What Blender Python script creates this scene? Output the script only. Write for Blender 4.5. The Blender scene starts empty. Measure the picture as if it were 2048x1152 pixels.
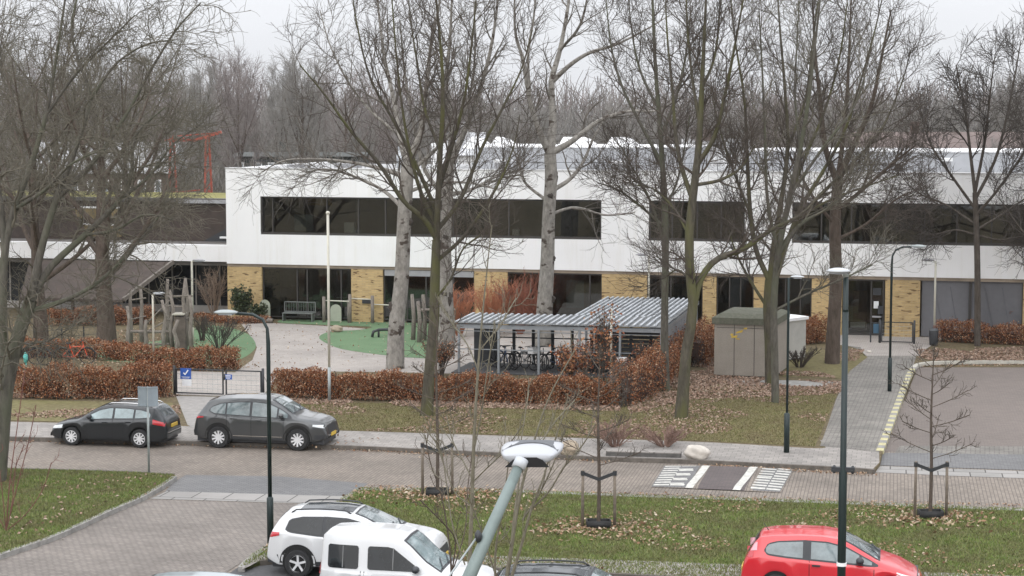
import bpy, math, random
import numpy as np
from mathutils import Vector
random.seed(7); rng = np.random.default_rng(11)
S = bpy.context.scene; COL = S.collection
PI = math.pi
# ------------------------------------------------------------------ camera model
H = 10.7; F = 3800.0; P = math.atan(344/F)
cp, sp = math.cos(P), math.sin(P)
def ray(px, py):
    x = (px-1024)/F; y = -(py-576)/F
    return Vector((x, cp+y*sp, -sp+y*cp))
def G(px, py, z=0.0):            # ground point seen at a photo pixel
    d = ray(px, py); t = (z-H)/d.z
    return Vector((d.x*t, d.y*t, z))
def PD(px, py, D):               # point at a given distance ahead
    d = ray(px, py); t = D/d.y
    return Vector((d.x*t, D, H+d.z*t))
cam = bpy.data.cameras.new('camera'); co = bpy.data.objects.new('camera', cam); COL.objects.link(co)
co.location = (0, 0, H); co.rotation_euler = (PI/2-P, 0, 0)
cam.sensor_width = 36; cam.lens = 36*F/2048; cam.clip_end = 3000; cam.clip_start = 0.5
S.camera = co
# ------------------------------------------------------------------ materials
MATS = {}
def newmat(name):
    m = bpy.data.materials.new(name); m.use_nodes = True
    nt = m.node_tree; b = nt.nodes['Principled BSDF']
    return m, nt, b
def N(nt, t, **kw):
    n = nt.nodes.new(t)
    for k, v in kw.items(): setattr(n, k, v)
    return n
def ramp(nt, stops):
    r = nt.nodes.new('ShaderNodeValToRGB'); e = r.color_ramp.elements
    while len(e) < len(stops): e.new(0.5)
    for i, (p, c) in enumerate(stops):
        e[i].position = p; e[i].color = (*c, 1)
    return r
def plain(name, c, rough=0.6, metal=0.0, var=0.15, scale=3.0, bump=0.0, coat=0.0, spec=0.5):
    """procedural colour with low-contrast mottling"""
    if name in MATS: return MATS[name]
    m, nt, b = newmat(name)
    tc = N(nt, 'ShaderNodeTexCoord'); no = N(nt, 'ShaderNodeTexNoise'); no.inputs['Scale'].default_value = scale
    no.inputs['Detail'].default_value = 6; no.inputs['Roughness'].default_value = .65
    nt.links.new(tc.outputs['Object'], no.inputs['Vector'])
    r = ramp(nt, [(.3, tuple(x*(1-var) for x in c)), (.7, tuple(min(1, x*(1+var)) for x in c))])
    nt.links.new(no.outputs['Fac'], r.inputs[0]); nt.links.new(r.outputs[0], b.inputs['Base Color'])
    b.inputs['Roughness'].default_value = rough; b.inputs['Metallic'].default_value = metal
    b.inputs['Specular IOR Level'].default_value = spec
    if coat: b.inputs['Coat Weight'].default_value = coat; b.inputs['Coat Roughness'].default_value = .04
    if bump:
        bp = N(nt, 'ShaderNodeBump'); bp.inputs['Strength'].default_value = bump; bp.inputs['Distance'].default_value = .02
        nt.links.new(no.outputs['Fac'], bp.inputs['Height']); nt.links.new(bp.outputs[0], b.inputs['Normal'])
    MATS[name] = m; return m
def multi(name, stops, scale, rough=.9, scale2=None, stops2=None, mix=.5, bump=.3):
    """two octaves of noise, each through its own ramp, multiplied/mixed"""
    if name in MATS: return MATS[name]
    m, nt, b = newmat(name)
    tc = N(nt, 'ShaderNodeTexCoord')
    def layer(sc, st):
        no = N(nt, 'ShaderNodeTexNoise'); no.inputs['Scale'].default_value = sc; no.inputs['Detail'].default_value = 8
        no.inputs['Roughness'].default_value = .7
        nt.links.new(tc.outputs['Object'], no.inputs['Vector'])
        r = ramp(nt, st); nt.links.new(no.outputs['Fac'], r.inputs[0]); return no, r
    n1, r1 = layer(scale, stops); out = r1.outputs[0]
    if stops2:
        n2, r2 = layer(scale2, stops2); mx = N(nt, 'ShaderNodeMixRGB'); mx.inputs[0].default_value = mix
        nt.links.new(r1.outputs[0], mx.inputs[1]); nt.links.new(r2.outputs[0], mx.inputs[2]); out = mx.outputs[0]
    nt.links.new(out, b.inputs['Base Color']); b.inputs['Roughness'].default_value = rough
    b.inputs['Specular IOR Level'].default_value = .2
    if bump:
        bp = N(nt, 'ShaderNodeBump'); bp.inputs['Strength'].default_value = bump; bp.inputs['Distance'].default_value = .03
        nt.links.new(n1.outputs['Fac'], bp.inputs['Height']); nt.links.new(bp.outputs[0], b.inputs['Normal'])
    MATS[name] = m; return m
def brick(name, c1, c2, mortar, w=.21, h=.105, rot=0.0, msize=.012, stain=(.55, 1.15), stscale=.35, vertical=False, rough=.85, squash=1, offset=.5, bias=0.0):
    m, nt, b = newmat(name)
    tc = N(nt, 'ShaderNodeTexCoord'); mp = N(nt, 'ShaderNodeMapping')
    if vertical: mp.inputs['Rotation'].default_value = (PI/2, 0, 0)   # x,z plane
    else: mp.inputs['Rotation'].default_value = (0, 0, rot)
    bt = N(nt, 'ShaderNodeTexBrick'); bt.inputs['Scale'].default_value = 1
    bt.inputs['Brick Width'].default_value = w; bt.inputs['Row Height'].default_value = h
    bt.inputs['Mortar Size'].default_value = msize; bt.inputs['Mortar Smooth'].default_value = .3
    bt.inputs['Color1'].default_value = (*c1, 1); bt.inputs['Color2'].default_value = (*c2, 1); bt.inputs['Mortar'].default_value = (*mortar, 1)
    bt.inputs['Bias'].default_value = bias; bt.offset = offset
    nt.links.new(tc.outputs['Object'], mp.inputs[0])
    if vertical:   # wobble so that courses are not ruler-straight
        nt.links.new(mp.outputs[0], bt.inputs['Vector'])
    else:
        nt.links.new(mp.outputs[0], bt.inputs['Vector'])
    n1 = N(nt, 'ShaderNodeTexNoise'); n1.inputs['Scale'].default_value = stscale; n1.inputs['Detail'].default_value = 9; n1.inputs['Roughness'].default_value = .72
    nt.links.new(tc.outputs['Object'], n1.inputs['Vector'])
    r = ramp(nt, [(.3, (stain[0],)*3), (.55, (1, 1, 1)), (.75, (stain[1], stain[1]*.99, stain[1]*.97))]); nt.links.new(n1.outputs['Fac'], r.inputs[0])
    mx = N(nt, 'ShaderNodeMixRGB', blend_type='MULTIPLY'); mx.inputs[0].default_value = 1
    nt.links.new(bt.outputs['Color'], mx.inputs[1]); nt.links.new(r.outputs[0], mx.inputs[2])
    nt.links.new(mx.outputs[0], b.inputs['Base Color']); b.inputs['Roughness'].default_value = rough
    bp = N(nt, 'ShaderNodeBump'); bp.inputs['Strength'].default_value = .5; bp.inputs['Distance'].default_value = .006; bp.invert = True
    nt.links.new(bt.outputs['Fac'], bp.inputs['Height']); nt.links.new(bp.outputs[0], b.inputs['Normal'])
    MATS[name] = m; return m
def island(name, cols, rough=.7, patch=None):
    """each leaf / blade its own colour"""
    m, nt, b = newmat(name)
    g = N(nt, 'ShaderNodeNewGeometry'); st = [(i/(len(cols)), c) for i, c in enumerate(cols)]
    r = ramp(nt, st); r.color_ramp.interpolation = 'LINEAR'
    nt.links.new(g.outputs['Random Per Island'], r.inputs[0]); out_ = r.outputs[0]
    if patch:
        tc = N(nt, 'ShaderNodeTexCoord'); n = N(nt, 'ShaderNodeTexNoise'); n.inputs['Scale'].default_value = .9; n.inputs['Detail'].default_value = 7; n.inputs['Roughness'].default_value = .7
        nt.links.new(tc.outputs['Object'], n.inputs['Vector']); rr = ramp(nt, [(.42,(0,0,0)),(.66,(.9,.9,.9))]); nt.links.new(n.outputs['Fac'], rr.inputs[0])
        mx = N(nt, 'ShaderNodeMixRGB'); nt.links.new(rr.outputs[0], mx.inputs[0]); nt.links.new(out_, mx.inputs[1]); mx.inputs[2].default_value = (*patch, 1); out_ = mx.outputs[0]
    nt.links.new(out_, b.inputs['Base Color'])
    b.inputs['Roughness'].default_value = rough; b.inputs['Specular IOR Level'].default_value = .25
    MATS[name] = m; return m
def bark(name, c1, c2, scale=2.5, stretch=.25, moss=None, scars=None):
    m, nt, b = newmat(name)
    tc = N(nt, 'ShaderNodeTexCoord'); mp = N(nt, 'ShaderNodeMapping'); mp.inputs['Scale'].default_value = (1, 1, stretch)
    n1 = N(nt, 'ShaderNodeTexNoise'); n1.inputs['Scale'].default_value = scale*3; n1.inputs['Detail'].default_value = 8; n1.inputs['Roughness'].default_value = .7
    nt.links.new(tc.outputs['Object'], mp.inputs[0]); nt.links.new(mp.outputs[0], n1.inputs['Vector'])
    r = ramp(nt, [(.35, c1), (.65, c2)]); nt.links.new(n1.outputs['Fac'], r.inputs[0]); out = r.outputs[0]
    def over(out, sc, c, lo, hi, st):
        mp2 = N(nt, 'ShaderNodeMapping'); mp2.inputs['Scale'].default_value = (1, 1, st); nt.links.new(tc.outputs['Object'], mp2.inputs[0])
        n2 = N(nt, 'ShaderNodeTexNoise'); n2.inputs['Scale'].default_value = sc; n2.inputs['Detail'].default_value = 5
        nt.links.new(mp2.outputs[0], n2.inputs['Vector'])
        rr = ramp(nt, [(lo, (0, 0, 0)), (hi, (1, 1, 1))]); nt.links.new(n2.outputs['Fac'], rr.inputs[0])
        mx = N(nt, 'ShaderNodeMixRGB'); nt.links.new(rr.outputs[0], mx.inputs[0]); nt.links.new(out, mx.inputs[1]); mx.inputs[2].default_value = (*c, 1)
        return mx.outputs[0]
    if moss: out = over(out, 1.3, moss, .45, .62, .4)
    if scars: out = over(out, 2.0, scars, .58, .64, 1.6)
    nt.links.new(out, b.inputs['Base Color']); b.inputs['Roughness'].default_value = .9; b.inputs['Specular IOR Level'].default_value = .2
    bp = N(nt, 'ShaderNodeBump'); bp.inputs['Strength'].default_value = .6; bp.inputs['Distance'].default_value = .03
    nt.links.new(n1.outputs['Fac'], bp.inputs['Height']); nt.links.new(bp.outputs[0], b.inputs['Normal'])
    MATS[name] = m; return m
def glass(name, tint=(.55, .6, .6), refl=.12, rough=.02, body=None, bodyfac=0.0):
    m, nt, b = newmat(name); nt.nodes.remove(b)
    out = nt.nodes['Material Output']
    tr = N(nt, 'ShaderNodeBsdfTransparent'); tr.inputs[0].default_value = (*tint, 1)
    gl = N(nt, 'ShaderNodeBsdfGlossy'); gl.inputs['Roughness'].default_value = rough; gl.inputs[0].default_value = (.9, .93, .95, 1)
    fr = N(nt, 'ShaderNodeFresnel'); fr.inputs[0].default_value = 1.5
    ad = N(nt, 'ShaderNodeMath', operation='ADD'); ad.use_clamp = True; ad.inputs[1].default_value = refl
    nt.links.new(fr.outputs[0], ad.inputs[0])
    mx = N(nt, 'ShaderNodeMixShader'); nt.links.new(ad.outputs[0], mx.inputs[0])
    nt.links.new(tr.outputs[0], mx.inputs[1]); nt.links.new(gl.outputs[0], mx.inputs[2]); nt.links.new(mx.outputs[0], out.inputs[0])
    MATS[name] = m; return m
def carpaint(name, c, metal=0.0, rough=.35):
    return plain(name, c, rough=rough, metal=metal, var=.03, scale=1.5, coat=1.0)
# ------------------------------------------------------------------ mesh tools
class MB:
    def __init__(s): s.v = []; s.f = []
    def add(s, v, f):
        o = len(s.v); s.v += [tuple(a) for a in v]; s.f += [tuple(o+i for i in q) for q in f]; return s
    def box(s, x0, x1, y0, y1, z0, z1):
        return s.add([(x0,y0,z0),(x1,y0,z0),(x1,y1,z0),(x0,y1,z0),(x0,y0,z1),(x1,y0,z1),(x1,y1,z1),(x0,y1,z1)],
            [(0,3,2,1),(4,5,6,7),(0,1,5,4),(1,2,6,5),(2,3,7,6),(3,0,4,7)])
    def beam(s, p0, p1, w, h=None, up=Vector((0,0,1))):
        p0, p1 = Vector(p0), Vector(p1); h = h or w; t = (p1-p0).normalized()
        if abs(t.dot(up)) > .98: up = Vector((0,1,0))
        a = t.cross(up).normalized()*w/2; b = a.cross(t).normalized()*h/2
        vs = [p0-a-b,p0+a-b,p0+a+b,p0-a+b,p1-a-b,p1+a-b,p1+a+b,p1-a+b]
        return s.add(vs, [(0,1,2,3),(7,6,5,4),(0,4,5,1),(1,5,6,2),(2,6,7,3),(3,7,4,0)])
    def tube(s, pts, r, n=8, cap=True):
        pts = [Vector(p) for p in pts]; k = len(pts)
        rs = r if isinstance(r, (list, tuple)) else [r]*k
        vs = []; a = None
        for i, p in enumerate(pts):
            t = (pts[min(i+1,k-1)]-pts[max(i-1,0)]).normalized()
            if a is None:
                a = t.cross(Vector((0,0,1)));
                if a.length < .05: a = t.cross(Vector((1,0,0)))
            a = (a - t*a.dot(t)).normalized(); b = t.cross(a)
            for j in range(n):
                an = 2*PI*j/n; vs.append(p+(a*math.cos(an)+b*math.sin(an))*rs[i])
        fs = [(i*n+j, i*n+(j+1)%n, (i+1)*n+(j+1)%n, (i+1)*n+j) for i in range(k-1) for j in range(n)]
        if cap: fs += [tuple(range(n-1,-1,-1)), tuple((k-1)*n+j for j in range(n))]
        return s.add(vs, fs)
    def prism(s, poly, z0, z1):
        k = len(poly); vs = [(p[0],p[1],z0) for p in poly]+[(p[0],p[1],z1) for p in poly]
        a = sum(poly[i][0]*poly[(i+1)%k][1]-poly[(i+1)%k][0]*poly[i][1] for i in range(k))
        o = range(k) if a > 0 else range(k-1,-1,-1); o = list(o)
        fs = [tuple(k+i for i in o), tuple(i for i in reversed(o))]
        fs += [(o[i], o[(i+1)%k], k+o[(i+1)%k], k+o[i]) for i in range(k)]
        return s.add(vs, fs)
    def lathe(s, prof, n=20, axis='z', c=(0,0,0), cap=True):
        vs = []; k = len(prof)
        for r, h in prof:
            for j in range(n):
                a = 2*PI*j/n; u, v = r*math.cos(a), r*math.sin(a)
                vs.append((c[0]+u,c[1]+v,c[2]+h) if axis == 'z' else (c[0]+u,c[1]+h,c[2]+v))
        fs = [(i*n+j, i*n+(j+1)%n, (i+1)*n+(j+1)%n, (i+1)*n+j) for i in range(k-1) for j in range(n)]
        if cap: fs += [tuple(range(n-1,-1,-1)), tuple((k-1)*n+j for j in range(n))]
        return s.add(vs, fs)
    def blob(s, c, r, n=14, m=9, noise=.15, seed=0):
        rr = random.Random(seed); ph = [rr.uniform(0,6) for _ in range(8)]
        vs = []; 
        for i in range(m+1):
            th = PI*i/m
            for j in range(n):
                a = 2*PI*j/n; d = Vector((math.sin(th)*math.cos(a), math.sin(th)*math.sin(a), math.cos(th)))
                k = 1+noise*(math.sin(3*d.x+ph[0])*math.sin(4*d.y+ph[1])+.6*math.sin(7*d.z+ph[2]+3*d.x)+.4*math.sin(9*d.y+ph[3]))
                vs.append((c[0]+r[0]*d.x*k, c[1]+r[1]*d.y*k, c[2]+r[2]*d.z*k))
        fs = [(i*n+j, (i+1)*n+j, (i+1)*n+(j+1)%n, i*n+(j+1)%n) for i in range(m) for j in range(n)]
        return s.add(vs, fs)
    def build(s, name, m, parent=None, smooth=False, loc=None, rot=None):
        me = bpy.data.meshes.new(name); me.from_pydata(s.v, [], s.f)
        if m: me.materials.append(m)
        if smooth:
            for p in me.polygons: p.use_smooth = True
            if smooth == 'auto':
                try: me.set_sharp_from_angle(angle=math.radians(35))
                except Exception: pass
        me.update(); o = bpy.data.objects.new(name, me); COL.objects.link(o)
        if parent: o.parent = parent
        if loc is not None: o.location = loc
        if rot is not None: o.rotation_euler = rot
        return o
def npmesh(name, V, Q, m, parent=None, smooth=False):
    """fast mesh from numpy: V (n,3), Q (k,3|4)"""
    me = bpy.data.meshes.new(name); V = np.ascontiguousarray(V, np.float32); Q = np.ascontiguousarray(Q, np.int32)
    k = Q.shape[1]; me.vertices.add(len(V)); me.vertices.foreach_set('co', V.ravel())
    me.loops.add(Q.size); me.loops.foreach_set('vertex_index', Q.ravel())
    me.polygons.add(len(Q)); me.polygons.foreach_set('loop_start', np.arange(0, Q.size, k, dtype=np.int32))
    try: me.polygons.foreach_set('loop_total', np.full(len(Q), k, np.int32))
    except Exception: pass
    if smooth: me.polygons.foreach_set('use_smooth', np.ones(len(Q), bool))
    me.materials.append(m); me.update(calc_edges=True); me.validate()
    o = bpy.data.objects.new(name, me); COL.objects.link(o)
    if parent: o.parent = parent
    return o
def tag(o, label=None, cat=None, group=None, kind=None):
    if label: o['label'] = label
    if cat: o['category'] = cat
    if group: o['group'] = group
    if kind: o['kind'] = kind
    return o
def thing(name, label, cat, loc=(0,0,0), rz=0.0, group=None):
    o = bpy.data.objects.new(name, None); COL.objects.link(o); o.location = loc; o.rotation_euler = (0,0,rz)
    return tag(o, label, cat, group)
# ------------------------------------------------------------------ vectorised tubes and tree growth
def tubes(Pn, Rn, n):
    """Pn (K,M,3), Rn (K,M) -> V, Q"""
    K, M, _ = Pn.shape
    T = np.empty_like(Pn); T[:,1:-1] = Pn[:,2:]-Pn[:,:-2]; T[:,0] = Pn[:,1]-Pn[:,0]; T[:,-1] = Pn[:,-1]-Pn[:,-2]
    T /= np.linalg.norm(T, axis=2, keepdims=True)+1e-9
    ref = np.zeros((K,1,3)); t0 = T.mean(axis=1); use = np.abs(t0[:,2]) > .8
    ref[:,0,2] = 1; ref[use,0,2] = 0; ref[use,0,0] = 1
    A = np.cross(T, np.broadcast_to(ref, T.shape)); A /= np.linalg.norm(A, axis=2, keepdims=True)+1e-9
    Bv = np.cross(T, A); an = np.arange(n)*2*PI/n
    V = Pn[:,:,None,:] + (A[:,:,None,:]*np.cos(an)[None,None,:,None]+Bv[:,:,None,:]*np.sin(an)[None,None,:,None])*Rn[:,:,None,None]
    idx = np.arange(K*M*n).reshape(K,M,n); nx = np.roll(idx, -1, axis=2)
    Q = np.stack([idx[:,:-1], nx[:,:-1], nx[:,1:], idx[:,1:]], axis=-1).reshape(-1,4)
    return V.reshape(-1,3), Q
def merge(parts):
    Vs, Qs, o = [], [], 0
    for V, Q in parts: Vs.append(V); Qs.append(Q+o); o += len(V)
    return np.concatenate(Vs), np.concatenate(Qs)
def spline(pts, M):
    """Catmull-Rom resample of (k,d) to (M,d)"""
    p = np.asarray(pts, float); k = len(p); p = np.vstack([2*p[0]-p[1], p, 2*p[-1]-p[-2]])
    t = np.linspace(0, k-1, M); i = np.clip(t.astype(int), 0, k-2); u = (t-i)[:,None]
    a, b, c, d = p[i], p[i+1], p[i+2], p[i+3]
    return .5*((2*b)+(-a+c)*u+(2*a-5*b+4*c-d)*u*u+(-a+3*b-3*c+d)*u**3)
def grow(st, di, ln, r0, r1, nseg, wander, up, g):
    K = len(st); Pn = np.empty((K, nseg+1, 3)); Pn[:,0] = st; d = di.copy()
    for k in range(nseg):
        d = d + g.normal(0, wander, d.shape); d[:,2] += up
        d /= np.linalg.norm(d, axis=1, keepdims=True); Pn[:,k+1] = Pn[:,k]+d*(ln/nseg)[:,None]
    tt = np.linspace(0, 1, nseg+1)[None]; Rn = r0[:,None]*(1-tt)+r1[:,None]*tt
    return Pn, Rn
def sprout(Pn, Rn, n, tmin, ang, g, even=True):
    """n children on every parent -> start, dir, t, parent radius"""
    K, M, _ = Pn.shape
    t = tmin+(1-tmin)*((np.arange(n)[None]+g.random((K,n)))/n)
    f = t*(M-1); i = np.clip(f.astype(int), 0, M-2); u = f-i; rows = np.arange(K)[:,None]
    st = Pn[rows,i]*(1-u[...,None])+Pn[rows,i+1]*u[...,None]; r = Rn[rows,i]*(1-u)+Rn[rows,i+1]*u
    T = Pn[rows,i+1]-Pn[rows,i]; T /= np.linalg.norm(T, axis=2, keepdims=True)+1e-9
    ref = g.normal(0, 1, T.shape); A = np.cross(T, ref); A /= np.linalg.norm(A, axis=2, keepdims=True)+1e-9
    th = np.radians(g.uniform(ang[0], ang[1], (K,n)))[...,None]
    d = T*np.cos(th)+A*np.sin(th)
    return st.reshape(-1,3), d.reshape(-1,3), t.reshape(-1), r.reshape(-1)
def tree_mesh(limbs, seed, n1=9, n2=8, n3=6, l1=3.2, l2=1.5, l3=.7, up=(.10,.08,.05), wand=(.13,.16,.2), ang=(25,60), rmin=.006, tmin0=.25, sides=10, keep=None, r1max=.06, M=18, gn=0.0):
    """limbs: list of (k,4) arrays x,y,z,r in world or local space"""
    g = np.random.default_rng(seed)
    L = [spline(l, M) for l in limbs]; L = np.stack(L)
    Pn, Rn = L[...,:3].copy(), np.maximum(L[...,3], .012)
    if gn: Pn[:,1:] += np.cumsum(g.normal(0, gn, Pn[:,1:].shape), axis=1)*.5
    trunk = tubes(Pn, Rn, sides)
    big = Rn[:,0] < (keep or 9e9)     # only limbs thinner than keep bear shoots
    Pb, Rb = Pn[big], Rn[big]
    if not len(Pb): Pb, Rb = Pn, Rn
    st, d, t, r = sprout(Pb, Rb, n1, tmin0, ang, g)
    ln = l1*(1.15-.6*t)*g.uniform(.55, 1.25, len(t)); r0 = np.clip(r*.55, rmin*2, r1max)
    P1, R1 = grow(st, d, ln, r0, np.full_like(r0, rmin*1.2), 7, wand[0], up[0], g)
    st, d, t, r = sprout(P1, R1, n2, .15, (25, 65), g)
    ln = l2*(1.15-.5*t)*g.uniform(.5, 1.3, len(t)); r0 = np.clip(r*.6, rmin*1.2, .03)
    P2, R2 = grow(st, d, ln, r0, np.full_like(r0, rmin), 5, wand[1], up[1], g)
    parts = [tubes(P1, R1, 5), tubes(P2, R2, 4)]
    if n3:
        st, d, t, r = sprout(P2, R2, n3, .1, (20, 60), g)
        ln = l3*g.uniform(.4, 1.3, len(t)); r0 = np.full(len(t), rmin)
        P3, R3 = grow(st, d, ln, r0, r0*.6, 3, wand[2], up[2], g); parts.append(tubes(P3, R3, 3))
    return trunk, merge(parts)
def knots(trunkline, seed, n, root):
    """burr scars on pale poplar trunks"""
    g = random.Random(seed); L = spline(trunkline, 40); n = max(3, n//2)
    for k in range(n):
        i = g.randrange(6, 36); x, y, z, r = L[i]; a = g.uniform(-PI*.95, -.05)
        MB().blob((x+math.cos(a)*r*.85, y+math.sin(a)*r*.85, z), (r*g.uniform(.25,.55), r*g.uniform(.2,.4), r*g.uniform(.3,.9)), 12, 8, .3, seed+k).build('burr', MATS['scar'], root, True)
def hero_tree(name, label, base, limbs, matT, matC, seed, group=None, scars=0, depth=1.0, **kw):
    """limbs in photo pixels (px, py, r [, dy]) at the tree's own distance; each limb leans off toward or away from the street"""
    B = G(*base); D = B.y; gg = np.random.default_rng(seed+1000); out = []
    ends = {}
    for li, l in enumerate(limbs):
        l = [tuple(q) for q in l]; n = len(l); pts = []
        lean = 0 if li == 0 else gg.uniform(-1, 1)*depth
        key0 = (l[0][0], l[0][1]); y0 = ends.get(key0, 0.0)
        # radius: fill missing
        r0 = l[0][2]; r1 = l[-1][2] if len(l[-1]) > 2 else max(.02, r0*.25)
        for i, q in enumerate(l):
            t = i/(n-1); r = q[2] if len(q) > 2 else r0*(1-t)**1.1+r1*(1-(1-t)**1.1)
            r *= 1.0
            off = y0+lean*2.2*t
            if li == 0 and i == 0: off = 0
            p = PD(q[0], q[1], D+off); pts.append((p.x, p.y, p.z, r)); ends[(q[0], q[1])] = off
        out.append(np.array(pts))
    out[0][0,2] = -.15
    root = thing(name, label, 'tree', (B.x, B.y, 0), 0, group)
    for o in out: o[:,0] -= B.x; o[:,1] -= B.y
    tr, cr = tree_mesh(out, seed, **kw)
    # root flare
    npmesh('trunk', *tr, matT, root, True); npmesh('crown', *cr, matC, root, False)
    if scars: knots(out[0], seed, scars, root)
    return root
def generic_limbs(h, r, fork, nl, spread, seed, lean=0.0):
    g = np.random.default_rng(seed); limbs = []
    top = np.array([lean*h, g.normal(0,.2), h*.92])
    limbs.append(np.array([(0,0,-.15,r*1.25),(0.02*h*lean,0,h*.1,r),(g.normal(0,.1)+lean*h*fork,g.normal(0,.1),h*fork,r*.8),
        (top[0]*.6+g.normal(0,.25),g.normal(0,.25),h*(fork+.92)/2,r*.45),(top[0],top[1],top[2],.03)]))
    for k in range(nl):
        z0 = h*(fork*.8+(.75-fork*.8)*(k+g.random())/nl); a = k*2.4+g.uniform(-.4,.4)
        f = 1-(z0/h)*.55; w = spread*f*g.uniform(.75,1.2); rr = r*.5*f
        x0 = lean*z0; zt = min(h*1.02, z0+h*g.uniform(.3,.5))
        limbs.append(np.array([(x0,0,z0,rr),(x0+math.cos(a)*w*.35,math.sin(a)*w*.35,z0+(zt-z0)*.25,rr*.75),
            (x0+math.cos(a)*w*.72,math.sin(a)*w*.72,z0+(zt-z0)*.6,rr*.45),(x0+math.cos(a)*w,math.sin(a)*w,zt,.02)]))
    return limbs
def generic_tree(name, label, loc, h, r, fork, nl, spread, matT, matC, seed, group=None, lean=0.0, **kw):
    root = thing(name, label, 'tree', loc, 0, group)
    tr, cr = tree_mesh(generic_limbs(h, r, fork, nl, spread, seed, lean), seed, **kw)
    npmesh('trunk', *tr, matT, root, True); npmesh('crown', *cr, matC, root, False); return root
def copy_tree(o, **kw):
    c = o.copy(); COL.objects.link(c)
    for ch in o.children:
        k = ch.copy(); COL.objects.link(k); k.parent = c
        for g2 in ch.children:
            q = g2.copy(); COL.objects.link(q); q.parent = k
    return c
# ------------------------------------------------------------------ scatter
def in_poly(pts, poly):
    x, y = pts[:,0], pts[:,1]; ins = np.zeros(len(pts), bool); n = len(poly)
    for i in range(n):
        x1, y1 = poly[i]; x2, y2 = poly[(i+1)%n]
        c = ((y1 > y) != (y2 > y)) & (x < (x2-x1)*(y-y1)/((y2-y1) or 1e-9)+x1); ins ^= c
    return ins
def sample(poly, n, g):
    p = np.array([(q[0], q[1]) for q in poly]); lo, hi = p.min(0), p.max(0); out = np.empty((0,2))
    while len(out) < n:
        c = g.uniform(lo, hi, (n*2, 2)); out = np.vstack([out, c[in_poly(c, p)]])
    return out[:n]
def leaves(C, size, g, flat=1.0, lift=0.0):
    """C (n,3) centres -> small bent quads; flat<1 lays them down"""
    n = len(C); nm = g.normal(0, 1, (n,3)); nm[:,:2] *= flat; nm /= np.linalg.norm(nm, axis=1, keepdims=True)
    ref = g.normal(0, 1, (n,3)); a = np.cross(nm, ref); a /= np.linalg.norm(a, axis=1, keepdims=True); b = np.cross(nm, a)
    s = (size*g.uniform(.6, 1.3, n))[:,None]; a *= s*.5; b *= s*.32
    V = np.stack([C-a, C+b-nm*s*.08, C+a, C-b-nm*s*.08], axis=1)
    V[...,2] += lift
    Q = np.arange(n*4).reshape(n,4); return V.reshape(-1,3), Q
def blades(XY, h, w, g, z=0.0):
    n = len(XY); a = g.uniform(0, 2*PI, n); hh = h*g.uniform(.4, 1.3, n); lean = g.normal(0, .5, (n,2))*hh[:,None]
    ww = w*g.uniform(.7, 1.3, n); dx, dy = np.cos(a)*ww/2, np.sin(a)*ww/2
    V = np.empty((n,3,3)); V[:,0] = np.stack([XY[:,0]-dx, XY[:,1]-dy, np.full(n, z)], 1); V[:,1] = np.stack([XY[:,0]+dx, XY[:,1]+dy, np.full(n, z)], 1)
    V[:,2] = np.stack([XY[:,0]+lean[:,0], XY[:,1]+lean[:,1], z+hh], 1)
    return V.reshape(-1,3), np.arange(n*3).reshape(n,3)
# ================================================================== WORLD
w = bpy.data.worlds.new('World'); S.world = w; w.use_nodes = True; nt = w.node_tree
bg = nt.nodes['Background']
SUN_EL, SUN_AZ = math.radians(38), math.radians(205)      # soft light from behind the camera, a little to the left
sky = N(nt, 'ShaderNodeTexSky'); sky.sky_type = 'NISHITA'; sky.sun_disc = False
sky.sun_elevation = SUN_EL; sky.sun_rotation = SUN_AZ; sky.dust_density = 4
hs = N(nt, 'ShaderNodeHueSaturation'); hs.inputs['Saturation'].default_value = .1; hs.inputs['Value'].default_value = 1
nt.links.new(sky.outputs[0], hs.inputs['Color'])
# overcast dome: about three times brighter overhead than at the horizon
tc = N(nt, 'ShaderNodeTexCoord'); sx = N(nt, 'ShaderNodeSeparateXYZ'); nt.links.new(tc.outputs['Generated'], sx.inputs[0])
mr = N(nt, 'ShaderNodeMapRange'); mr.inputs['To Min'].default_value = 5.7; mr.inputs['To Max'].default_value = 17.0
nt.links.new(sx.outputs['Z'], mr.inputs[0])
cb = N(nt, 'ShaderNodeVectorMath', operation='SCALE'); cb.inputs[0].default_value = (.965, .985, 1.03); nt.links.new(mr.outputs[0], cb.inputs['Scale'])
cn = N(nt, 'ShaderNodeTexNoise'); cn.inputs['Scale'].default_value = 2.2; cn.inputs['Detail'].default_value = 4
mp = N(nt, 'ShaderNodeMapping'); mp.inputs['Scale'].default_value = (1, 1, 3.5); nt.links.new(tc.outputs['Generated'], mp.inputs[0]); nt.links.new(mp.outputs[0], cn.inputs['Vector'])
cr = N(nt, 'ShaderNodeMapRange'); cr.inputs['To Min'].default_value = .93; cr.inputs['To Max'].default_value = 1.05; cr.inputs['From Min'].default_value = .3; cr.inputs['From Max'].default_value = .7
nt.links.new(cn.outputs['Fac'], cr.inputs[0])
cb2 = N(nt, 'ShaderNodeVectorMath', operation='SCALE'); nt.links.new(cb.outputs[0], cb2.inputs[0]); nt.links.new(cr.outputs[0], cb2.inputs['Scale'])
mx = N(nt, 'ShaderNodeMixRGB'); mx.inputs[0].default_value = .93
nt.links.new(hs.outputs[0], mx.inputs[1]); nt.links.new(cb2.outputs[0], mx.inputs[2]); nt.links.new(mx.outputs[0], bg.inputs[0]); bg.inputs[1].default_value = .1
sl = bpy.data.lights.new('sun', 'SUN'); sl.energy = .6; sl.angle = math.radians(80); sl.color = (1, .97, .93)
so = bpy.data.objects.new('sun', sl); COL.objects.link(so)
az = math.radians(-155)   # light travels away from the camera
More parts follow.
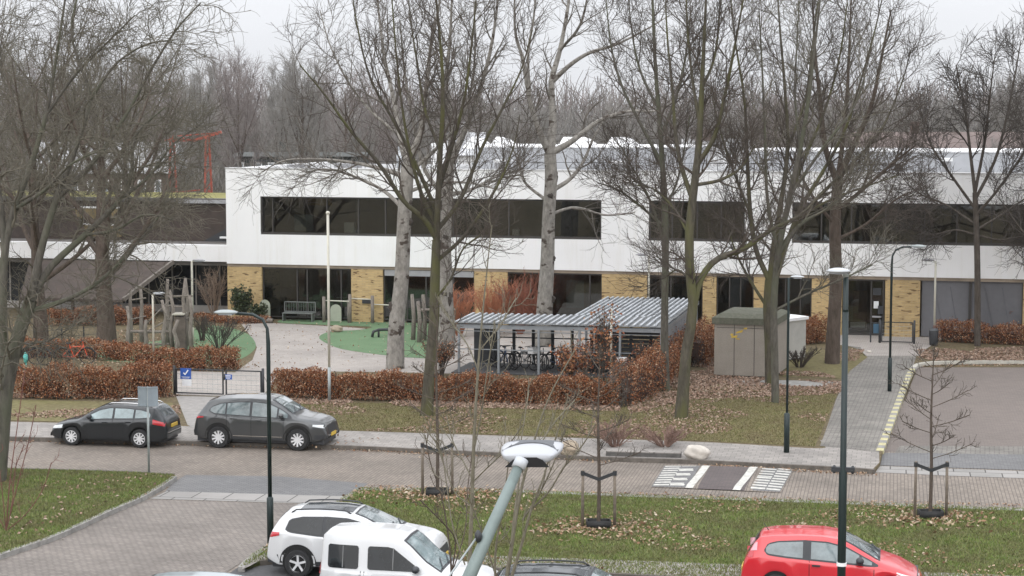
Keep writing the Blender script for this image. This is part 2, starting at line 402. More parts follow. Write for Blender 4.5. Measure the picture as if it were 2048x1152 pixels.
sd = Vector((math.sin(math.radians(20))*math.cos(SUN_EL), math.cos(math.radians(20))*math.cos(SUN_EL), -math.sin(SUN_EL)))
so.rotation_euler = sd.to_track_quat('-Z', 'Y').to_euler()
S.view_settings.view_transform = 'Standard'; S.view_settings.look = 'None'; S.view_settings.exposure = 0.66
S.cycles.max_bounces = 6; S.cycles.transparent_max_bounces = 16; S.cycles.diffuse_bounces = 3; S.cycles.glossy_bounces = 3
S.cycles.volume_bounces = 1
# haze
hz = MB().box(-330, 330, -20, 620, -1.2, 48).build('haze', None); tag(hz, kind='stuff', label='thin pale winter haze over the whole site'); 
hm = bpy.data.materials.new('haze'); hm.use_nodes = True; hn = hm.node_tree; hn.nodes.remove(hn.nodes['Principled BSDF'])
pv = hn.nodes.new('ShaderNodeVolumePrincipled'); pv.inputs['Density'].default_value = .0001; pv.inputs['Color'].default_value = (.9, .93, .97, 1); pv.inputs['Anisotropy'].default_value = .2
hn.links.new(pv.outputs[0], hn.nodes['Material Output'].inputs['Volume']); hz.data.materials.append(hm)
# ================================================================== GROUND
TH = math.radians(14); RTH = math.radians(-11.4)
GREY1, GREY2 = (.31,.285,.262), (.24,.222,.205)
M_soil = multi('soil', [(.3,(.06,.045,.03)),(.5,(.11,.085,.055)),(.7,(.17,.13,.085))], .8, .95, 6, [(.35,(.05,.035,.02)),(.5,(.12,.10,.05)),(.68,(.25,.19,.13))], .6)
M_grass = multi('lawn soil', [(.3,(.085,.065,.04)),(.5,(.085,.095,.035)),(.72,(.10,.135,.04))], .5, .95, 9, [(.35,(.04,.04,.02)),(.5,(.085,.095,.035)),(.7,(.15,.15,.07))], .5)
M_grass2 = multi('thin lawn soil', [(.3,(.11,.085,.055)),(.5,(.14,.125,.06)),(.72,(.17,.17,.065))], .3, .95, 5, [(.35,(.08,.065,.035)),(.5,(.15,.13,.06)),(.7,(.26,.21,.12))], .55)
M_road = brick('road brick', (.25,.212,.178), (.195,.163,.136), (.11,.095,.08), .21, .105, -RTH+PI/2, .012, (.62,1.18), .3)
M_street = brick('street brick', (.25,.22,.195), (.195,.17,.15), (.095,.085,.078), .22, .11, math.radians(28), .012, (.66,1.16), .32)
M_park = brick('parking brick', (.20,.168,.148), (.16,.133,.118), (.12,.10,.09), .21, .07, -RTH, .008, (.8,1.08), .12)
M_pave = brick('pavement slab', GREY1, GREY2, (.13,.12,.105), .30, .30, -RTH, .008, (.66,1.14), .3)
M_big = brick('large slab', (.30,.285,.27), (.25,.24,.225), (.06,.055,.05), .95, 1.2, -RTH, .02, (.8,1.1), .4)
M_blue = brick('blue grey brick', (.185,.182,.18), (.145,.143,.142), (.085,.085,.09), .21, .105, -RTH, .01, (.8,1.15), .3)
M_path = brick('path brick', (.27,.25,.225), (.18,.17,.152), (.11,.10,.088), .30, .14, TH, .02, (.62,1.22), .5)
M_yard = brick('yard brick', (.40,.36,.325), (.33,.30,.27), (.22,.2,.19), .21, .105, TH, .01, (.76,1.10), .3)
M_kerb = plain('kerb concrete', (.26,.25,.235), .9, var=.3, scale=4, bump=.4)
M_kerbd = plain('old kerb', (.12,.105,.09), .9, var=.35, scale=5, bump=.4)
M_asph = plain('asphalt', (.075,.075,.078), .9, var=.25, scale=9, bump=.3)
def W(pl, z=0): return [G(x, y, z) for x, y in pl]
def sheet(name, pts, z, m, kind='structure'):
    b = MB(); n = len(pts); a = sum(pts[i][0]*pts[(i+1)%n][1]-pts[(i+1)%n][0]*pts[i][1] for i in range(n))
    if a < 0: pts = pts[::-1]
    b.add([(p[0], p[1], z) for p in pts], [tuple(range(n))]); return tag(b.build(name, m), kind=kind)
LOW = -.12
g0 = MB().add([(-700,-40,-.16),(700,-40,-.16),(700,900,-.16),(-700,900,-.16)], [(0,1,2,3)]).build('ground', M_soil); tag(g0, kind='structure')
road = sheet('road', [G(-300,800,LOW), G(2500,800,LOW), G(2500,1350,LOW), G(-400,1350,LOW)], LOW, M_road)
# smooth polyline in photo pixels -> world
def curve(pl, M=24, z=0):
    return [Vector(p) for p in spline(np.array([tuple(G(x, y, z)) for x, y in pl]), M)]
kerb_far = [(-260,867),(8,874),(400,884),(690,892),(845,899),(1000,906),(1215,915),(1400,921),(1560,929),(1700,936),(1748,940)]
bay = [(1765,902),(1780,862),(1800,808),(1820,755),(1832,733),(1850,726),(1900,723),(2048,722),(2400,722)]
siteA = curve(kerb_far, 40); siteB = curve(bay, 30)
far = [Vector((260,118,0)), Vector((650,880,0)), Vector((-650,880,0)), Vector((-300,70,0)), G(-900,850)]
site_poly = siteA+[G(1760,925)]+siteB+far
site = tag(MB().prism(site_poly, -.155, 0).build('verge', M_soil), kind='structure')
isl_left = curve([(-260,925),(0,937),(120,940),(250,944),(345,949)], 14)+curve([(352,953),(330,968),(283,995),(220,1022),(160,1050),(100,1076),(40,1096),(0,1110),(-60,1130),(-300,1200)], 24)
tag(MB().prism(isl_left, -.155, 0).build('lawn', M_grass), kind='structure')
isl_rt_top = curve([(722,976),(770,977),(980,980),(1300,991),(1650,1003),(2048,1018),(2500,1036)], 20)
isl_rt_left = curve([(715,978),(680,1000),(630,1032),(560,1075),(520,1100),(490,1122),(478,1135)], 16)
isl_bot = [G(495,1152), G(520,1122), G(560,1118), G(720,1126), G(1000,1137), G(1400,1156), G(1600,1163), G(2048,1182), G(2500,1200)]
isl_right = isl_rt_left+isl_bot[1:]+isl_rt_top[::-1]
tag(MB().prism(isl_right, -.155, 0).build('lawn', M_grass), kind='structure')
# kerbs
def strip(name, line, w, z0, z1, m, side=1):
    """kerb following a line, w metres to one side"""
    b = MB(); n = len(line); inner = []
    for i, p in enumerate(line):
        t = (line[min(i+1,n-1)]-line[max(i-1,0)]); t.z = 0; t.normalize(); nn = Vector((-t.y, t.x, 0))*side
        inner.append(p+nn*w)
    vs = []
    for p, q in zip(line, inner): vs += [(p.x,p.y,z0),(p.x,p.y,z1),(q.x,q.y,z1),(q.x,q.y,z0)]
    fs = []
    for i in range(n-1):
        for j in range(4): fs.append((i*4+j, i*4+(j+1)%4, i*4+4+(j+1)%4, i*4+4+j))
    fs += [(0,1,2,3), ((n-1)*4+3,(n-1)*4+2,(n-1)*4+1,(n-1)*4)]
    return tag(b.add(vs, fs).build(name, m), kind='structure')
def out(line, d, side=1):
    n = len(line); r = []
    for i, p in enumerate(line):
        t = (line[min(i+1,n-1)]-line[max(i-1,0)]); t.z = 0; t.normalize(); r.append(p-Vector((-t.y, t.x, 0))*side*d)
    return r
strip('kerb', out(siteA, .03), .14, -.13, .012, M_kerbd, 1)
strip('kerb', out(isl_left[14:], .03, -1), .15, -.13, .012, M_kerb, -1)
strip('kerb', out(isl_left[:14], .03, -1), .12, -.13, .008, M_kerbd, 1)
strip('kerb', out(isl_rt_left, .03, 1), .16, -.13, .012, M_kerb, 1)
strip('kerb', out(isl_bot[1:], .03, 1), .13, -.13, .012, M_kerbd, 1)
strip('kerb', out(isl_rt_top, .02, -1), .30, -.13, .010, M_kerb, -1)
# striped kerb beside the parking bay: pale and dark blocks
kb = siteB[:14]; L = [siteB[0]]
linep = spline(np.array([tuple(G(x, y, 0)) for x, y in bay[:5]]), 200); seg = np.linalg.norm(np.diff(linep, axis=0), axis=1); cum = np.r_[0, np.cumsum(seg)]
def atl(s): return Vector([float(np.interp(s, cum, linep[:,k])) for k in range(3)])
ks = thing('striped_kerb', 'kerb of alternating yellow and grey blocks between the path and the parking bay', 'kerb', tuple(atl(0)))
ks['kind'] = 'structure'; del ks['category']; del ks['label']
kbase = tuple(atl(0)); s = 0.0; by, bd = MB(), MB(); i = 0
while s < cum[-1]-.5:
    a, c = atl(s), atl(min(s+.48, cum[-1])); t = (c-a).normalized(); nn = Vector((-t.y, t.x, 0))
    p = [a+nn*-.03, c+nn*-.03, c+nn*.20, a+nn*.20]; (by if i%2 == 0 else bd).prism([(q.x-kbase[0], q.y-kbase[1]) for q in p], -.13, .016+.002*(i%2)); s += .5; i += 1
by.build('yellow_block', plain('kerb yellow', (.46,.42,.24), .8, var=.25, scale=6), ks); bd.build('grey_block', M_kerb, ks)
strip('kerb', out(siteB[13:], .03, 1), .2, -.13, .014, plain('pale kerb', (.45,.43,.38), .9, var=.2), 1)
# overlays on the raised site
foot_far = curve([(-300,838),(0,843),(350,852),(700,862),(950,870),(1215,878),(1400,884),(1560,893),(1640,897),(1660,890)], 30)
foot = siteA[1:-1]; foot = [p+Vector((0,.16,0)) for p in siteA]
sheet('footpath', foot+[G(1762,925)+Vector((-.05,0,0))]+[G(1758,903), G(1640,880)]+foot_far[::-1][2:], .004, M_pave)
sheet('gate_path', W([(352,792),(524,796),(530,850),(560,864),(400,862),(375,850)]), .008, plain('worn paving', (.26,.245,.23), .9, var=.2, scale=4, bump=.2))
sheet('school_path', W([(1640,892),(1652,860),(1672,800),(1698,742),(1727,702),(1690,690),(1690,668),(1850,672),(1838,690),(1830,722),(1796,806),(1775,862),(1758,905)]), .008, M_path)
sheet('entrance_paving', W([(1680,690),(1680,663),(1900,667),(1850,700),(1838,712),(1728,712),(1722,695)]), .012, M_yard)
sheet('slab_path', W([(1450,758),(1690,764),(1683,774),(1460,770)]), .012, M_kerb)
sheet('yard', W([(60,655),(250,640),(480,622),(1260,636),(1250,700),(1230,760),(900,765),(560,780),(528,795),(400,790),(352,788),(340,742),(60,740)]), .004, M_soil)
sheet('yard_paving', W([(352,790),(522,795),(545,770),(556,742),(800,745),(1240,755),(1240,668),(1210,652),(1000,648),(860,646),(780,662),(700,655),(560,647),(480,645),(498,668),(514,695),(505,720),(470,745),(352,742)]), .008, M_yard)
M_turf = multi('play turf', [(.3,(.09,.16,.08)),(.7,(.15,.23,.125))], .6, .95, 9, [(.3,(.09,.14,.08)),(.7,(.16,.23,.14))], .4, .2)
tl = curve([(415,650),(455,655),(495,668),(512,690),(500,708),(470,722),(420,728),(230,724),(150,706),(220,692),(330,680),(360,662),(415,650)], 40)
sheet('play_turf', tl[:-1], .012, M_turf)
tr_ = curve([(560,640),(700,641),(830,646),(900,652),(905,690),(880,716),(830,716),(770,711),(690,700),(655,688),(638,675),(660,664),(720,660),(740,654),(640,650),(560,646),(560,640)], 50)
sheet('play_turf', tr_[:-1], .016, M_turf)
vg = W([(440,800),(700,806),(1240,818),(1380,765),(1450,770),(1680,776),(1665,812),(1630,893),(1400,882),(950,868),(560,858),(440,842)])
sheet('verge_grass', vg, .008, M_grass2)
sheet('verge_grass', W([(-300,790),(20,800),(345,806),(360,846),(350,850),(0,841),(-300,836)]), .012, M_grass2)
sheet('verge_grass', W([(1560,700),(1640,700),(1725,705),(1735,715),(1700,742),(1690,758),(1565,754)]), .012, M_grass2)
# overlays on the road
lw = lambda pl: [G(x, y, LOW) for x, y in pl]
sheet('blue_band', lw([(372,950),(560,953),(735,967),(726,975),(690,993),(330,984),(345,966)]), LOW+.004, M_blue)
sheet('slab_band', lw([(300,998),(334,983),(690,993),(665,1009)]), LOW+.008, M_big)
sheet('side_street', lw([(295,1000),(667,1010),(600,1052),(520,1102),(440,1152),(300,1240),(-600,1240),(-300,1200),(0,1112),(100,1078),(220,1025)]), LOW+.008, M_street)
sheet('parking_bay', lw([(1770,905),(1835,735),(2500,735),(2500,935),(1775,903)]), LOW+.004, M_park)
sheet('pale_band', lw([(1800,892),(2500,895),(2500,915),(1790,906)]), LOW+.008, M_path)
sheet('blue_band', lw([(1745,906),(2500,915),(2500,955),(1900,936),(1750,931)]), LOW+.012, M_blue)
sheet('slab_band', lw([(1750,932),(1900,938),(2500,957),(2500,972),(1900,952),(1752,945)]), LOW+.008, M_big)
sheet('parking_asphalt', lw([(440,1160),(495,1123),(560,1119),(720,1127),(1000,1138),(1400,1157),(2500,1201),(2500,1420),(440,1420)]), LOW+.012, M_asph)
sheet('footpath', W([(545,1098),(720,1104),(1000,1112),(1400,1126),(2048,1152),(2500,1172),(2500,1199),(2048,1181),(1600,1162),(1400,1155),(1000,1136),(720,1125),(560,1117),(520,1121),(500,1132),(482,1140),(492,1124)]), .004, M_pave)
# speed hump ---------------------------------------------------------------
hA, hB, hC, hD = G(1330,931,LOW), G(1590,938,LOW), G(1562,986,LOW), G(1302,975,LOW)
def hp(u, v): return (hA*(1-u)+hB*u)*(1-v)+(hD*(1-u)+hC*u)*v
def hz_(u, v=.5): return LOW+.012+.065*(math.sin(PI*min(max(u,0),1))**.8)*min(1, min(v+.02, 1.02-v)/.12)
hump = thing('speed_hump', 'dark speed hump with white bars and curved white stripes across the road', 'speed hump', tuple(hp(.5,.5))); hump['kind'] = 'structure'; del hump['category']; del hump['label']
hc = Vector(tuple(hp(.5,.5)))
def hpatch(name, u0, u1, v0, v1, m, dz=0.0, bend=0.0, nu=10, nv=24):
    b = MB(); vs = []
    for i in range(nu+1):
        for j in range(nv+1):
            v = v0+(v1-v0)*j/nv; u = u0+(u1-u0)*i/nu + bend*((v-.0)**2)
            p = hp(u, v); vs.append((p.x-hc.x, p.y-hc.y, hz_(u, v)+dz-hc.z))
    fs = [(i*(nv+1)+j, (i+1)*(nv+1)+j, (i+1)*(nv+1)+j+1, i*(nv+1)+j+1) for i in range(nu) for j in range(nv)]
    return b.add(vs, fs).build(name, m, hump)
M_hd = brick('hump brick', (.125,.10,.095), (.095,.078,.075), (.07,.06,.06), .21, .07, -RTH, .01, (.8,1.1), .5)
M_wht = plain('road paint', (.50,.49,.45), .7, var=.3, scale=8)
hpatch('ramp', 0, 1, 0, 1, M_road, 0, 0, 30, 24)
hpatch('crown_paving', .36, .72, 0, 1, M_hd, .004)
bars = MB()
def hbars(name, u0, u1, v0, v1):
    vs = []
    for i in range(7):
        for j in (0,1):
            u = u0+(u1-u0)*i/6; v = v0 if j == 0 else v1; p = hp(u, v); vs.append((p.x-hc.x, p.y-hc.y, hz_(u, v)+.009-hc.z))
    bars.add(vs, [(i*2, i*2+2, i*2+3, i*2+1) for i in range(6)])
hpatch('dark_chequer', .0, .28, .04, .98, M_blue, .004); hpatch('dark_chequer', .78, .99, .04, .98, M_blue, .004)
for k in range(9):
    v = .05+.105*k
    hbars('b', .01, .13, v, v+.05); hbars('b', .13, .24, v+.052, v+.10) if k%2 else hbars('b', .14, .25, v, v+.05)
    hbars('b', .88, .985, v, v+.05); hbars('b', .76, .87, v+.05, v+.09) if k < 4 else hbars('b', .76, .87, v, v+.05)
bars.build('white_bar', M_wht, hump)
hpatch('white_stripe', .295, .355, 0, 1, M_wht, .013, -.03); hpatch('white_stripe', .66, .72, 0, 1, M_wht, .013, -.03)
lw_ = thing('low_planter', 'low dark slab edging the dry plants between the two boulders', 'planter edge', tuple(G(1212, 912)), RC_ := math.radians(-9))
MB().box(0, 2.35, 0, .5, -.12, .13).build('edge', plain('dark kerb stone', (.09,.085,.08), .8, var=.3, scale=5), lw_)
MB().box(.0, 2.35, .0, .5, .131, .16).build('coping', M_pave, lw_)
# ================================================================== GRASS, LEAF LITTER
M_blade = island('grass blade', [(.07,.12,.024),(.12,.185,.036),(.18,.25,.065),(.10,.15,.03),(.27,.25,.12),(.15,.215,.042),(.19,.2,.07)], .7, patch=(.15,.125,.065))
M_blade2 = island('dry grass blade', [(.12,.12,.04),(.22,.18,.09),(.14,.15,.045),(.28,.23,.13),(.10,.12,.035)], .8, patch=(.17,.125,.08))
M_fall = island('fallen leaf', [(.30,.21,.13),(.22,.12,.07),(.42,.32,.22),(.17,.09,.05),(.52,.44,.34),(.26,.15,.09)], .8)
M_fall2 = island('pale fallen leaf', [(.34,.24,.18),(.24,.15,.11),(.44,.34,.27),(.19,.12,.09),(.30,.2,.14)], .8)
def clump_filter(XY, g, sc, thr):
    """keep points where a soft random field is high: makes patches"""
    f = np.zeros(len(XY))
    for k in range(7):
        a = g.uniform(0, 2*PI); q = g.uniform(.6, 2.2)*sc; f += np.sin((XY[:,0]*math.cos(a)+XY[:,1]*math.sin(a))*q+g.uniform(0, 6))
    return XY[f > thr]
def scatter_grass(name, poly, n, h, wd, m, z, seed, thr=None):
    g = np.random.default_rng(seed); XY = sample(poly, n, g)
    if thr is not None: XY = clump_filter(XY, g, 1.2, thr)
    return tag(npmesh(name, *blades(XY, h, wd, g, z), m), kind='stuff')
scatter_grass('grass', isl_right, 190000, .06, .022, M_blade, 0, 1)
scatter_grass('grass', isl_left, 75000, .06, .022, M_blade, 0, 2)
scatter_grass('grass', vg, 90000, .05, .025, M_blade2, .006, 3)
def scatter_leaves(name, poly, n, size, m, z, seed, thr=None, flat=.35):
    g = np.random.default_rng(seed); XY = sample(poly, n, g)
    if thr is not None: XY = clump_filter(XY, g, .8, thr)
    C = np.column_stack([XY, np.full(len(XY), z)+g.uniform(.01, .05, len(XY))])
    return tag(npmesh(name, *leaves(C, size, g, flat), m), kind='stuff')
scatter_leaves('fallen_leaves', isl_right, 9000, .10, M_fall, 0, 4, .4)
scatter_leaves('fallen_leaves', isl_left, 900, .12, M_fall2, 0, 5, .5)
scatter_leaves('fallen_leaves', vg, 16000, .10, M_fall2, 0, 6, .2)
scatter_leaves('fallen_leaves', W([(0,785),(360,790),(360,838),(0,836)]), 6000, .10, M_fall2, 0, 7, -.5)
scatter_leaves('fallen_leaves', W([(1240,770),(1420,700),(1560,760),(1690,765),(1680,790),(1380,800),(1260,830)]), 16000, .11, M_fall2, .01, 8, -1.5)
scatter_leaves('fallen_leaves', W([(1560,700),(1730,700),(1690,758),(1560,752)]), 5000, .10, M_fall2, .01, 9, 0)
scatter_leaves('fallen_leaves', W([(1835,700),(2300,690),(2300,722),(1840,722)]), 9000, .11, M_fall2, .01, 10, -1)
scatter_leaves('fallen_leaves', W([(540,798),(1240,812),(1240,824),(540,808)]), 5000, .10, M_fall2, .01, 12, -1)
scatter_leaves('fallen_leaves', W([(0,650),(500,640),(520,740),(0,760)]), 5000, .10, M_fall, .01, 13, .5)
for sd_, (x0, y0, x1, y1, n_, wd_) in enumerate(((0,880,690,897,700,.35),(690,899,1215,922,900,.4),(1400,930,1740,950,400,.3),(720,972,2048,1012,500,.2),(40,1098,330,972,350,.3),(1840,733,2048,730,300,.4))):
    g = np.random.default_rng(60+sd_); a_, c_ = G(x0,y0,-.12), G(x1,y1,-.12); t_ = g.random(n_); XY = np.column_stack([a_.x+(c_.x-a_.x)*t_, a_.y+(c_.y-a_.y)*t_])+g.normal(0, wd_*.5, (n_,2))
    tag(npmesh('fallen_leaves', *leaves(np.column_stack([XY, -.12+g.uniform(.02,.04,n_)]), .08, g, .3), M_fall), kind='stuff')
for cx, cy, n_, sd_ in ((875,990,520,21), (1197,1056,420,22), (1860,1036,420,23), (640,880,60,24)):
    g = np.random.default_rng(sd_); c = G(cx, cy); XY = g.normal(0, .75, (n_,2))*np.array([1.3,.8])+np.array([c.x, c.y-.2])
    npm = npmesh('fallen_leaves', *leaves(np.column_stack([XY, g.uniform(.02,.06,n_)]), .13, g, .4), M_fall); tag(npm, kind='stuff')
# ================================================================== SCHOOL
O = G(455, 637); e = Vector((math.cos(TH), -math.sin(TH), 0)); nb = Vector((math.sin(TH), math.cos(TH), 0))
def FU(px, py=600, y=0.0):     # photo pixel -> (u, z) on the facade plane (y metres behind it)
    d = ray(px, py); o = O+nb*y; t = (o-Vector((0,0,H))).dot(nb)/d.dot(nb); p = Vector((0,0,H))+d*t
    return (p-O).dot(e), p.z
U = lambda px, py=600, y=0: FU(px, py, y)[0]
Z = lambda px, py, y=0: FU(px, py, y)[1]
M_white = plain('white render', (.84,.84,.84), .75, var=.03, scale=.5)
def add_streaks(m, lo=.86):
    nt = m.node_tree; b = nt.nodes['Principled BSDF']; src = b.inputs['Base Color'].links[0].from_socket
    tc = N(nt, 'ShaderNodeTexCoord'); mp = N(nt, 'ShaderNodeMapping'); mp.inputs['Scale'].default_value = (2.2, 2.2, .12)
    n = N(nt, 'ShaderNodeTexNoise'); n.inputs['Scale'].default_value = 1; n.inputs['Detail'].default_value = 7; n.inputs['Roughness'].default_value = .75
    nt.links.new(tc.outputs['Object'], mp.inputs[0]); nt.links.new(mp.outputs[0], n.inputs['Vector'])
    r = ramp(nt, [(.34,(lo,lo*.99,lo*.965)),(.5,(1,1,1))]); nt.links.new(n.outputs['Fac'], r.inputs[0])
    mx = N(nt, 'ShaderNodeMixRGB', blend_type='MULTIPLY'); mx.inputs[0].default_value = 1; nt.links.new(src, mx.inputs[1]); nt.links.new(r.outputs[0], mx.inputs[2])
    nt.links.new(mx.outputs[0], b.inputs['Base Color'])
M_wall = plain('facade render', (.84,.84,.84), .75, var=.03, scale=.5); add_streaks(M_wall, .945)
M_yb = brick('yellow brick', (.55,.395,.19), (.40,.28,.125), (.44,.34,.20), .32, .085, 0, .012, (.8,1.12), .6, vertical=True, bias=-.25)
# a scatter of burnt headers in the yellow brick
def add_burnt(m):
    nt = m.node_tree; b = nt.nodes['Principled BSDF']; src = b.inputs['Base Color'].links[0].from_socket
    tc = N(nt, 'ShaderNodeTexCoord'); mp = N(nt, 'ShaderNodeMapping'); mp.inputs['Scale'].default_value = (2.3, 2.3, 9)
    n = N(nt, 'ShaderNodeTexNoise'); n.inputs['Scale'].default_value = 1; n.inputs['Detail'].default_value = 2
    nt.links.new(tc.outputs['Object'], mp.inputs[0]); nt.links.new(mp.outputs[0], n.inputs['Vector'])
    r = ramp(nt, [(.60,(0,0,0)),(.66,(1,1,1))]); nt.links.new(n.outputs['Fac'], r.inputs[0])
    mx = N(nt, 'ShaderNodeMixRGB'); nt.links.new(r.outputs[0], mx.inputs[0]); nt.links.new(src, mx.inputs[1]); mx.inputs[2].default_value = (.16,.10,.05,1)
    nt.links.new(mx.outputs[0], b.inputs['Base Color'])
add_burnt(M_yb)
M_frame = plain('window frame dark', (.045,.040,.036), .5, var=.1)
M_glass = glass('window glass', (.60,.61,.58), .05)
M_int = plain('room wall', (.34,.28,.22), .9, var=.35, scale=.6)
M_int2 = plain('room dark', (.13,.12,.11), .9, var=.3, scale=.5)
M_roof = plain('roof felt', (.34,.34,.34), .9, var=.2, scale=.4)
M_trim = plain('grey metal trim', (.32,.32,.33), .5, var=.1)
M_dark = plain('dark metal', (.03,.032,.036), .5, var=.1)
sc = thing('school_building', 'long white two-storey school with ribbon windows above yellow brick piers', 'building', tuple(O), -TH)
UE = U(2300)
uw = [(U(523), U(1202)), (U(1296), U(1488)), (U(1582), UE-1.5)]
Zb, Zt, Z0, Z1 = 4.5, 6.5, 2.93, 7.95
wall = MB(); wall.box(0, UE, 0, .38, Z0, Zb); wall.box(0, UE, 0, .38, Zt, Z1)
edges = [0]+[x for p in uw for x in p]+[UE]
for i in range(0, len(edges), 2): wall.box(edges[i], edges[i+1], 0, .38, Zb, Zt)
wall.box(0, .38, .38, 15, Z0, Z1)
wall.build('wall', M_wall, sc)
# parapet cap and roof
MB().box(-.04, UE, -.04, .46, Z1, Z1+.05).build('parapet_cap', plain('pale cap', (.62,.62,.62), .6, var=.05), sc)
MB().box(.38, UE, .46, 15, Z1-.22, Z1-.1).build('roof', M_roof, sc)
MB().box(0, UE, .1, 15, Z0-.16, Z0-.002).box(0, UE, .5, 15, 4.0, 4.15).box(.38, UE, 6.0, 6.2, 4.15, 7.7).box(.38, UE, 6.6, 6.8, 0.0, 2.77).build('floor_slab', M_int, sc)
pt = MB()
for uu in (U(700), U(905), U(1090), U(1296)-.6, U(1640), U(1790), U(1950)): pt.box(uu, uu+.15, .9, 5.9, 4.16, 7.7)
for uu in (U(735), U(980), U(1250), U(1640), U(1805)): pt.box(uu, uu+.15, .9, 6.5, .02, 2.75)
pt.build('partition', M_int2, sc)
# upper windows
def window(u0, u1, z0, z1, mull, y=.16, fr=.09, mat=M_frame, blinds=(), trans=None, name='window'):
    b = MB(); b.box(u0, u1, y, y+.1, z0, z0+fr); b.box(u0, u1, y, y+.1, z1-fr, z1); b.box(u0, u0+fr, y, y+.1, z0+fr, z1-fr); b.box(u1-fr, u1, y, y+.1, z0+fr, z1-fr)
    for mu in mull: b.box(mu-.035, mu+.035, y, y+.1, z0+fr, z1-fr)
    if trans: b.box(u0+fr, u1-fr, y-.003, y+.09, trans-.03, trans+.03)
    f = b.build(name, mat, sc)
    MB().box(u0+fr, u1-fr, y+.045, y+.055, z0+fr, z1-fr).build('pane', M_glass, f)
    return f
for (a, c), px_m in zip(uw, ([545,653,716,770,905,1016,1085], [1342,1392,1440], [1640,1700,1768,1846,1910,1980])):
    f = window(a, c, Zb, Zt, [U(p) for p in px_m])
    MB().box(a+.002, c-.002, .05, .155, Zb, Zb+.12).build('sill', M_frame, f)
MB().box(uw[0][0], uw[0][0]+.08, .02, .14, Zb+.13, Zt).build('reveal', M_frame, sc)
# ground floor piers
piers = [(452,523),(702,765),(948,1014),(1203,1293),(1405,1432),(1507,1530),(1623,1684),(1770,1840),(2046,2110)]
for a, c in piers: MB().box(max(U(a), 0), U(c), .06, .44, 0, Z0-.17).build('brick_pier', M_yb, sc)
MB().box(.06, .44, .45, 15, 0, Z0-.17).build('brick_wall', M_yb, sc)
gw = [(523,702,[592,612,655,680]),(765,948,[800,812,850,905]),(1014,1203,[1060,1100,1178]),(1293,1405,[1340,1392]),(1432,1507,[1458,1480]),(1530,1623,[1570,1600])]
for a, c, mm in gw: window(U(a), U(c), .12, Z0-.17, [U(p) for p in mm], y=.2, fr=.07)
# raised roller blind boxes and one pale blind
MB().box(U(768), U(946), .12, .19, 2.45, 2.74).build('blind_box', M_trim, sc)
MB().box(U(1130), U(1165), .32, .34, 1.0, 2.4).build('blind', plain('blind cloth', (.32,.33,.32), .9, var=.2, scale=1), sc)
# entrance door
dr = window(U(1685), U(1768), 0.03, Z0-.17, [U(1742)], y=.2, fr=.08, name='entrance_door')
MB().box(U(1742)+.06, U(1765)-.05, .17, .20, .9, .98).build('handle', M_trim, dr)
MB().box(U(1747), U(1757), .185, .195, 1.35, 1.7).build('notice', plain('paper', (.72,.74,.74), .8, var=.05), dr)
MB().box(U(1745), U(1762), .188, .194, 2.0, 2.35).build('poster', M_dark, dr)
MB().box(U(1756), U(1766), -.02, .05, 1.1, 1.5).build('intercom', M_dark, sc)
MB().box(U(724), U(741), .0, .055, .98, 1.18).build('vent_grille', M_dark, sc)
# grey roller screens right
M_scr = plain('grey screen cloth', (.15,.15,.16), .85, var=.18, scale=.5)
for a, c in ((1843,1938),(1943,2045),(2110,2200)):
    f = MB().box(U(a), U(c), .22, .27, .05, Z0-.17).build('sun_screen', M_scr, sc)
    MB().box(U(c)-.02, U(c)+.1, .14, .21, .05, Z0-.17).build('rail', M_frame, f)
    b = MB()
    for k, (s0, s1) in enumerate(((.25,.55),(.6,.42))):
        uu = U(a)+(U(c)-U(a))*s0; b.beam((uu, .215, 2.5), (uu+s1, .215, .2), .05, .01)
    b.build('fold', plain('screen fold', (.13,.13,.14), .85), f)
# roof structures (grey set-back volumes with pale caps)
def roofbox(p0, p1, y, z1, dep, name='roof_block'):
    a, c = U(p0, 320, y), U(p1, 320, y)
    b = MB().box(a, c, y, y+dep, 7.6, z1).build(name, plain('pale zinc', (.42,.43,.45), .6, var=.12, scale=.6), sc)
    MB().box(a-.05, c+.05, y-.05, y+dep+.05, z1, z1+.07).build('cap', M_white, b); return b
roofbox(950, 1371, 5, 9.02, 9)
roofbox(1490, 2300, 6, 8.85, 9)
MB().box(U(1300,320,4.9)-.01, U(1371,320,4.9), 4.86, 4.93, 7.7, 8.98).build('panel_joint', M_trim, sc)
# rooflights with white sloping hoods
for px_, w_ in ((935,38),(985,40),(1120,70),(1215,60)):
    a, c = U(px_, 300, 9), U(px_+w_, 300, 9)
    MB().add([(a,8,8.9),(c,8,8.9),(c,11,8.9),(a,11,8.9),(a+.2,9,9.55),(c-.6,9,9.55),(c-.5,10.5,9.4),(a+.2,10.5,9.4)], [(0,1,5,4),(1,2,6,5),(2,3,7,6),(3,0,4,7),(4,5,6,7)]).build('rooflight', M_white, sc)
for px_, w_, y_, z_ in ((1224,24,3.2,8.22),(1790,16,3.0,8.28),(1884,18,3.6,8.45),(990,30,3.0,8.25)):
    a = U(px_, 330, y_); v = MB().box(a, a+w_/41, y_, y_+.6, 7.85, z_).build('roof_vent', M_dark if px_ in (1790,) else M_trim, sc)
    MB().box(a-.06, a+w_/41+.06, y_-.06, y_+.66, z_, z_+.16).build('cowl', M_white, v)
fp = MB()
for px_, y_ in ((596,350),(735,350),(1250,352),(1806,357)): a = U(px_, y_); fp.box(a, a+.36, -.03, .0, Z(px_, y_)-.07, Z(px_, y_)+.03)
fp.build('overflow_spout', plain('spout', (.35,.33,.3), .7), sc)
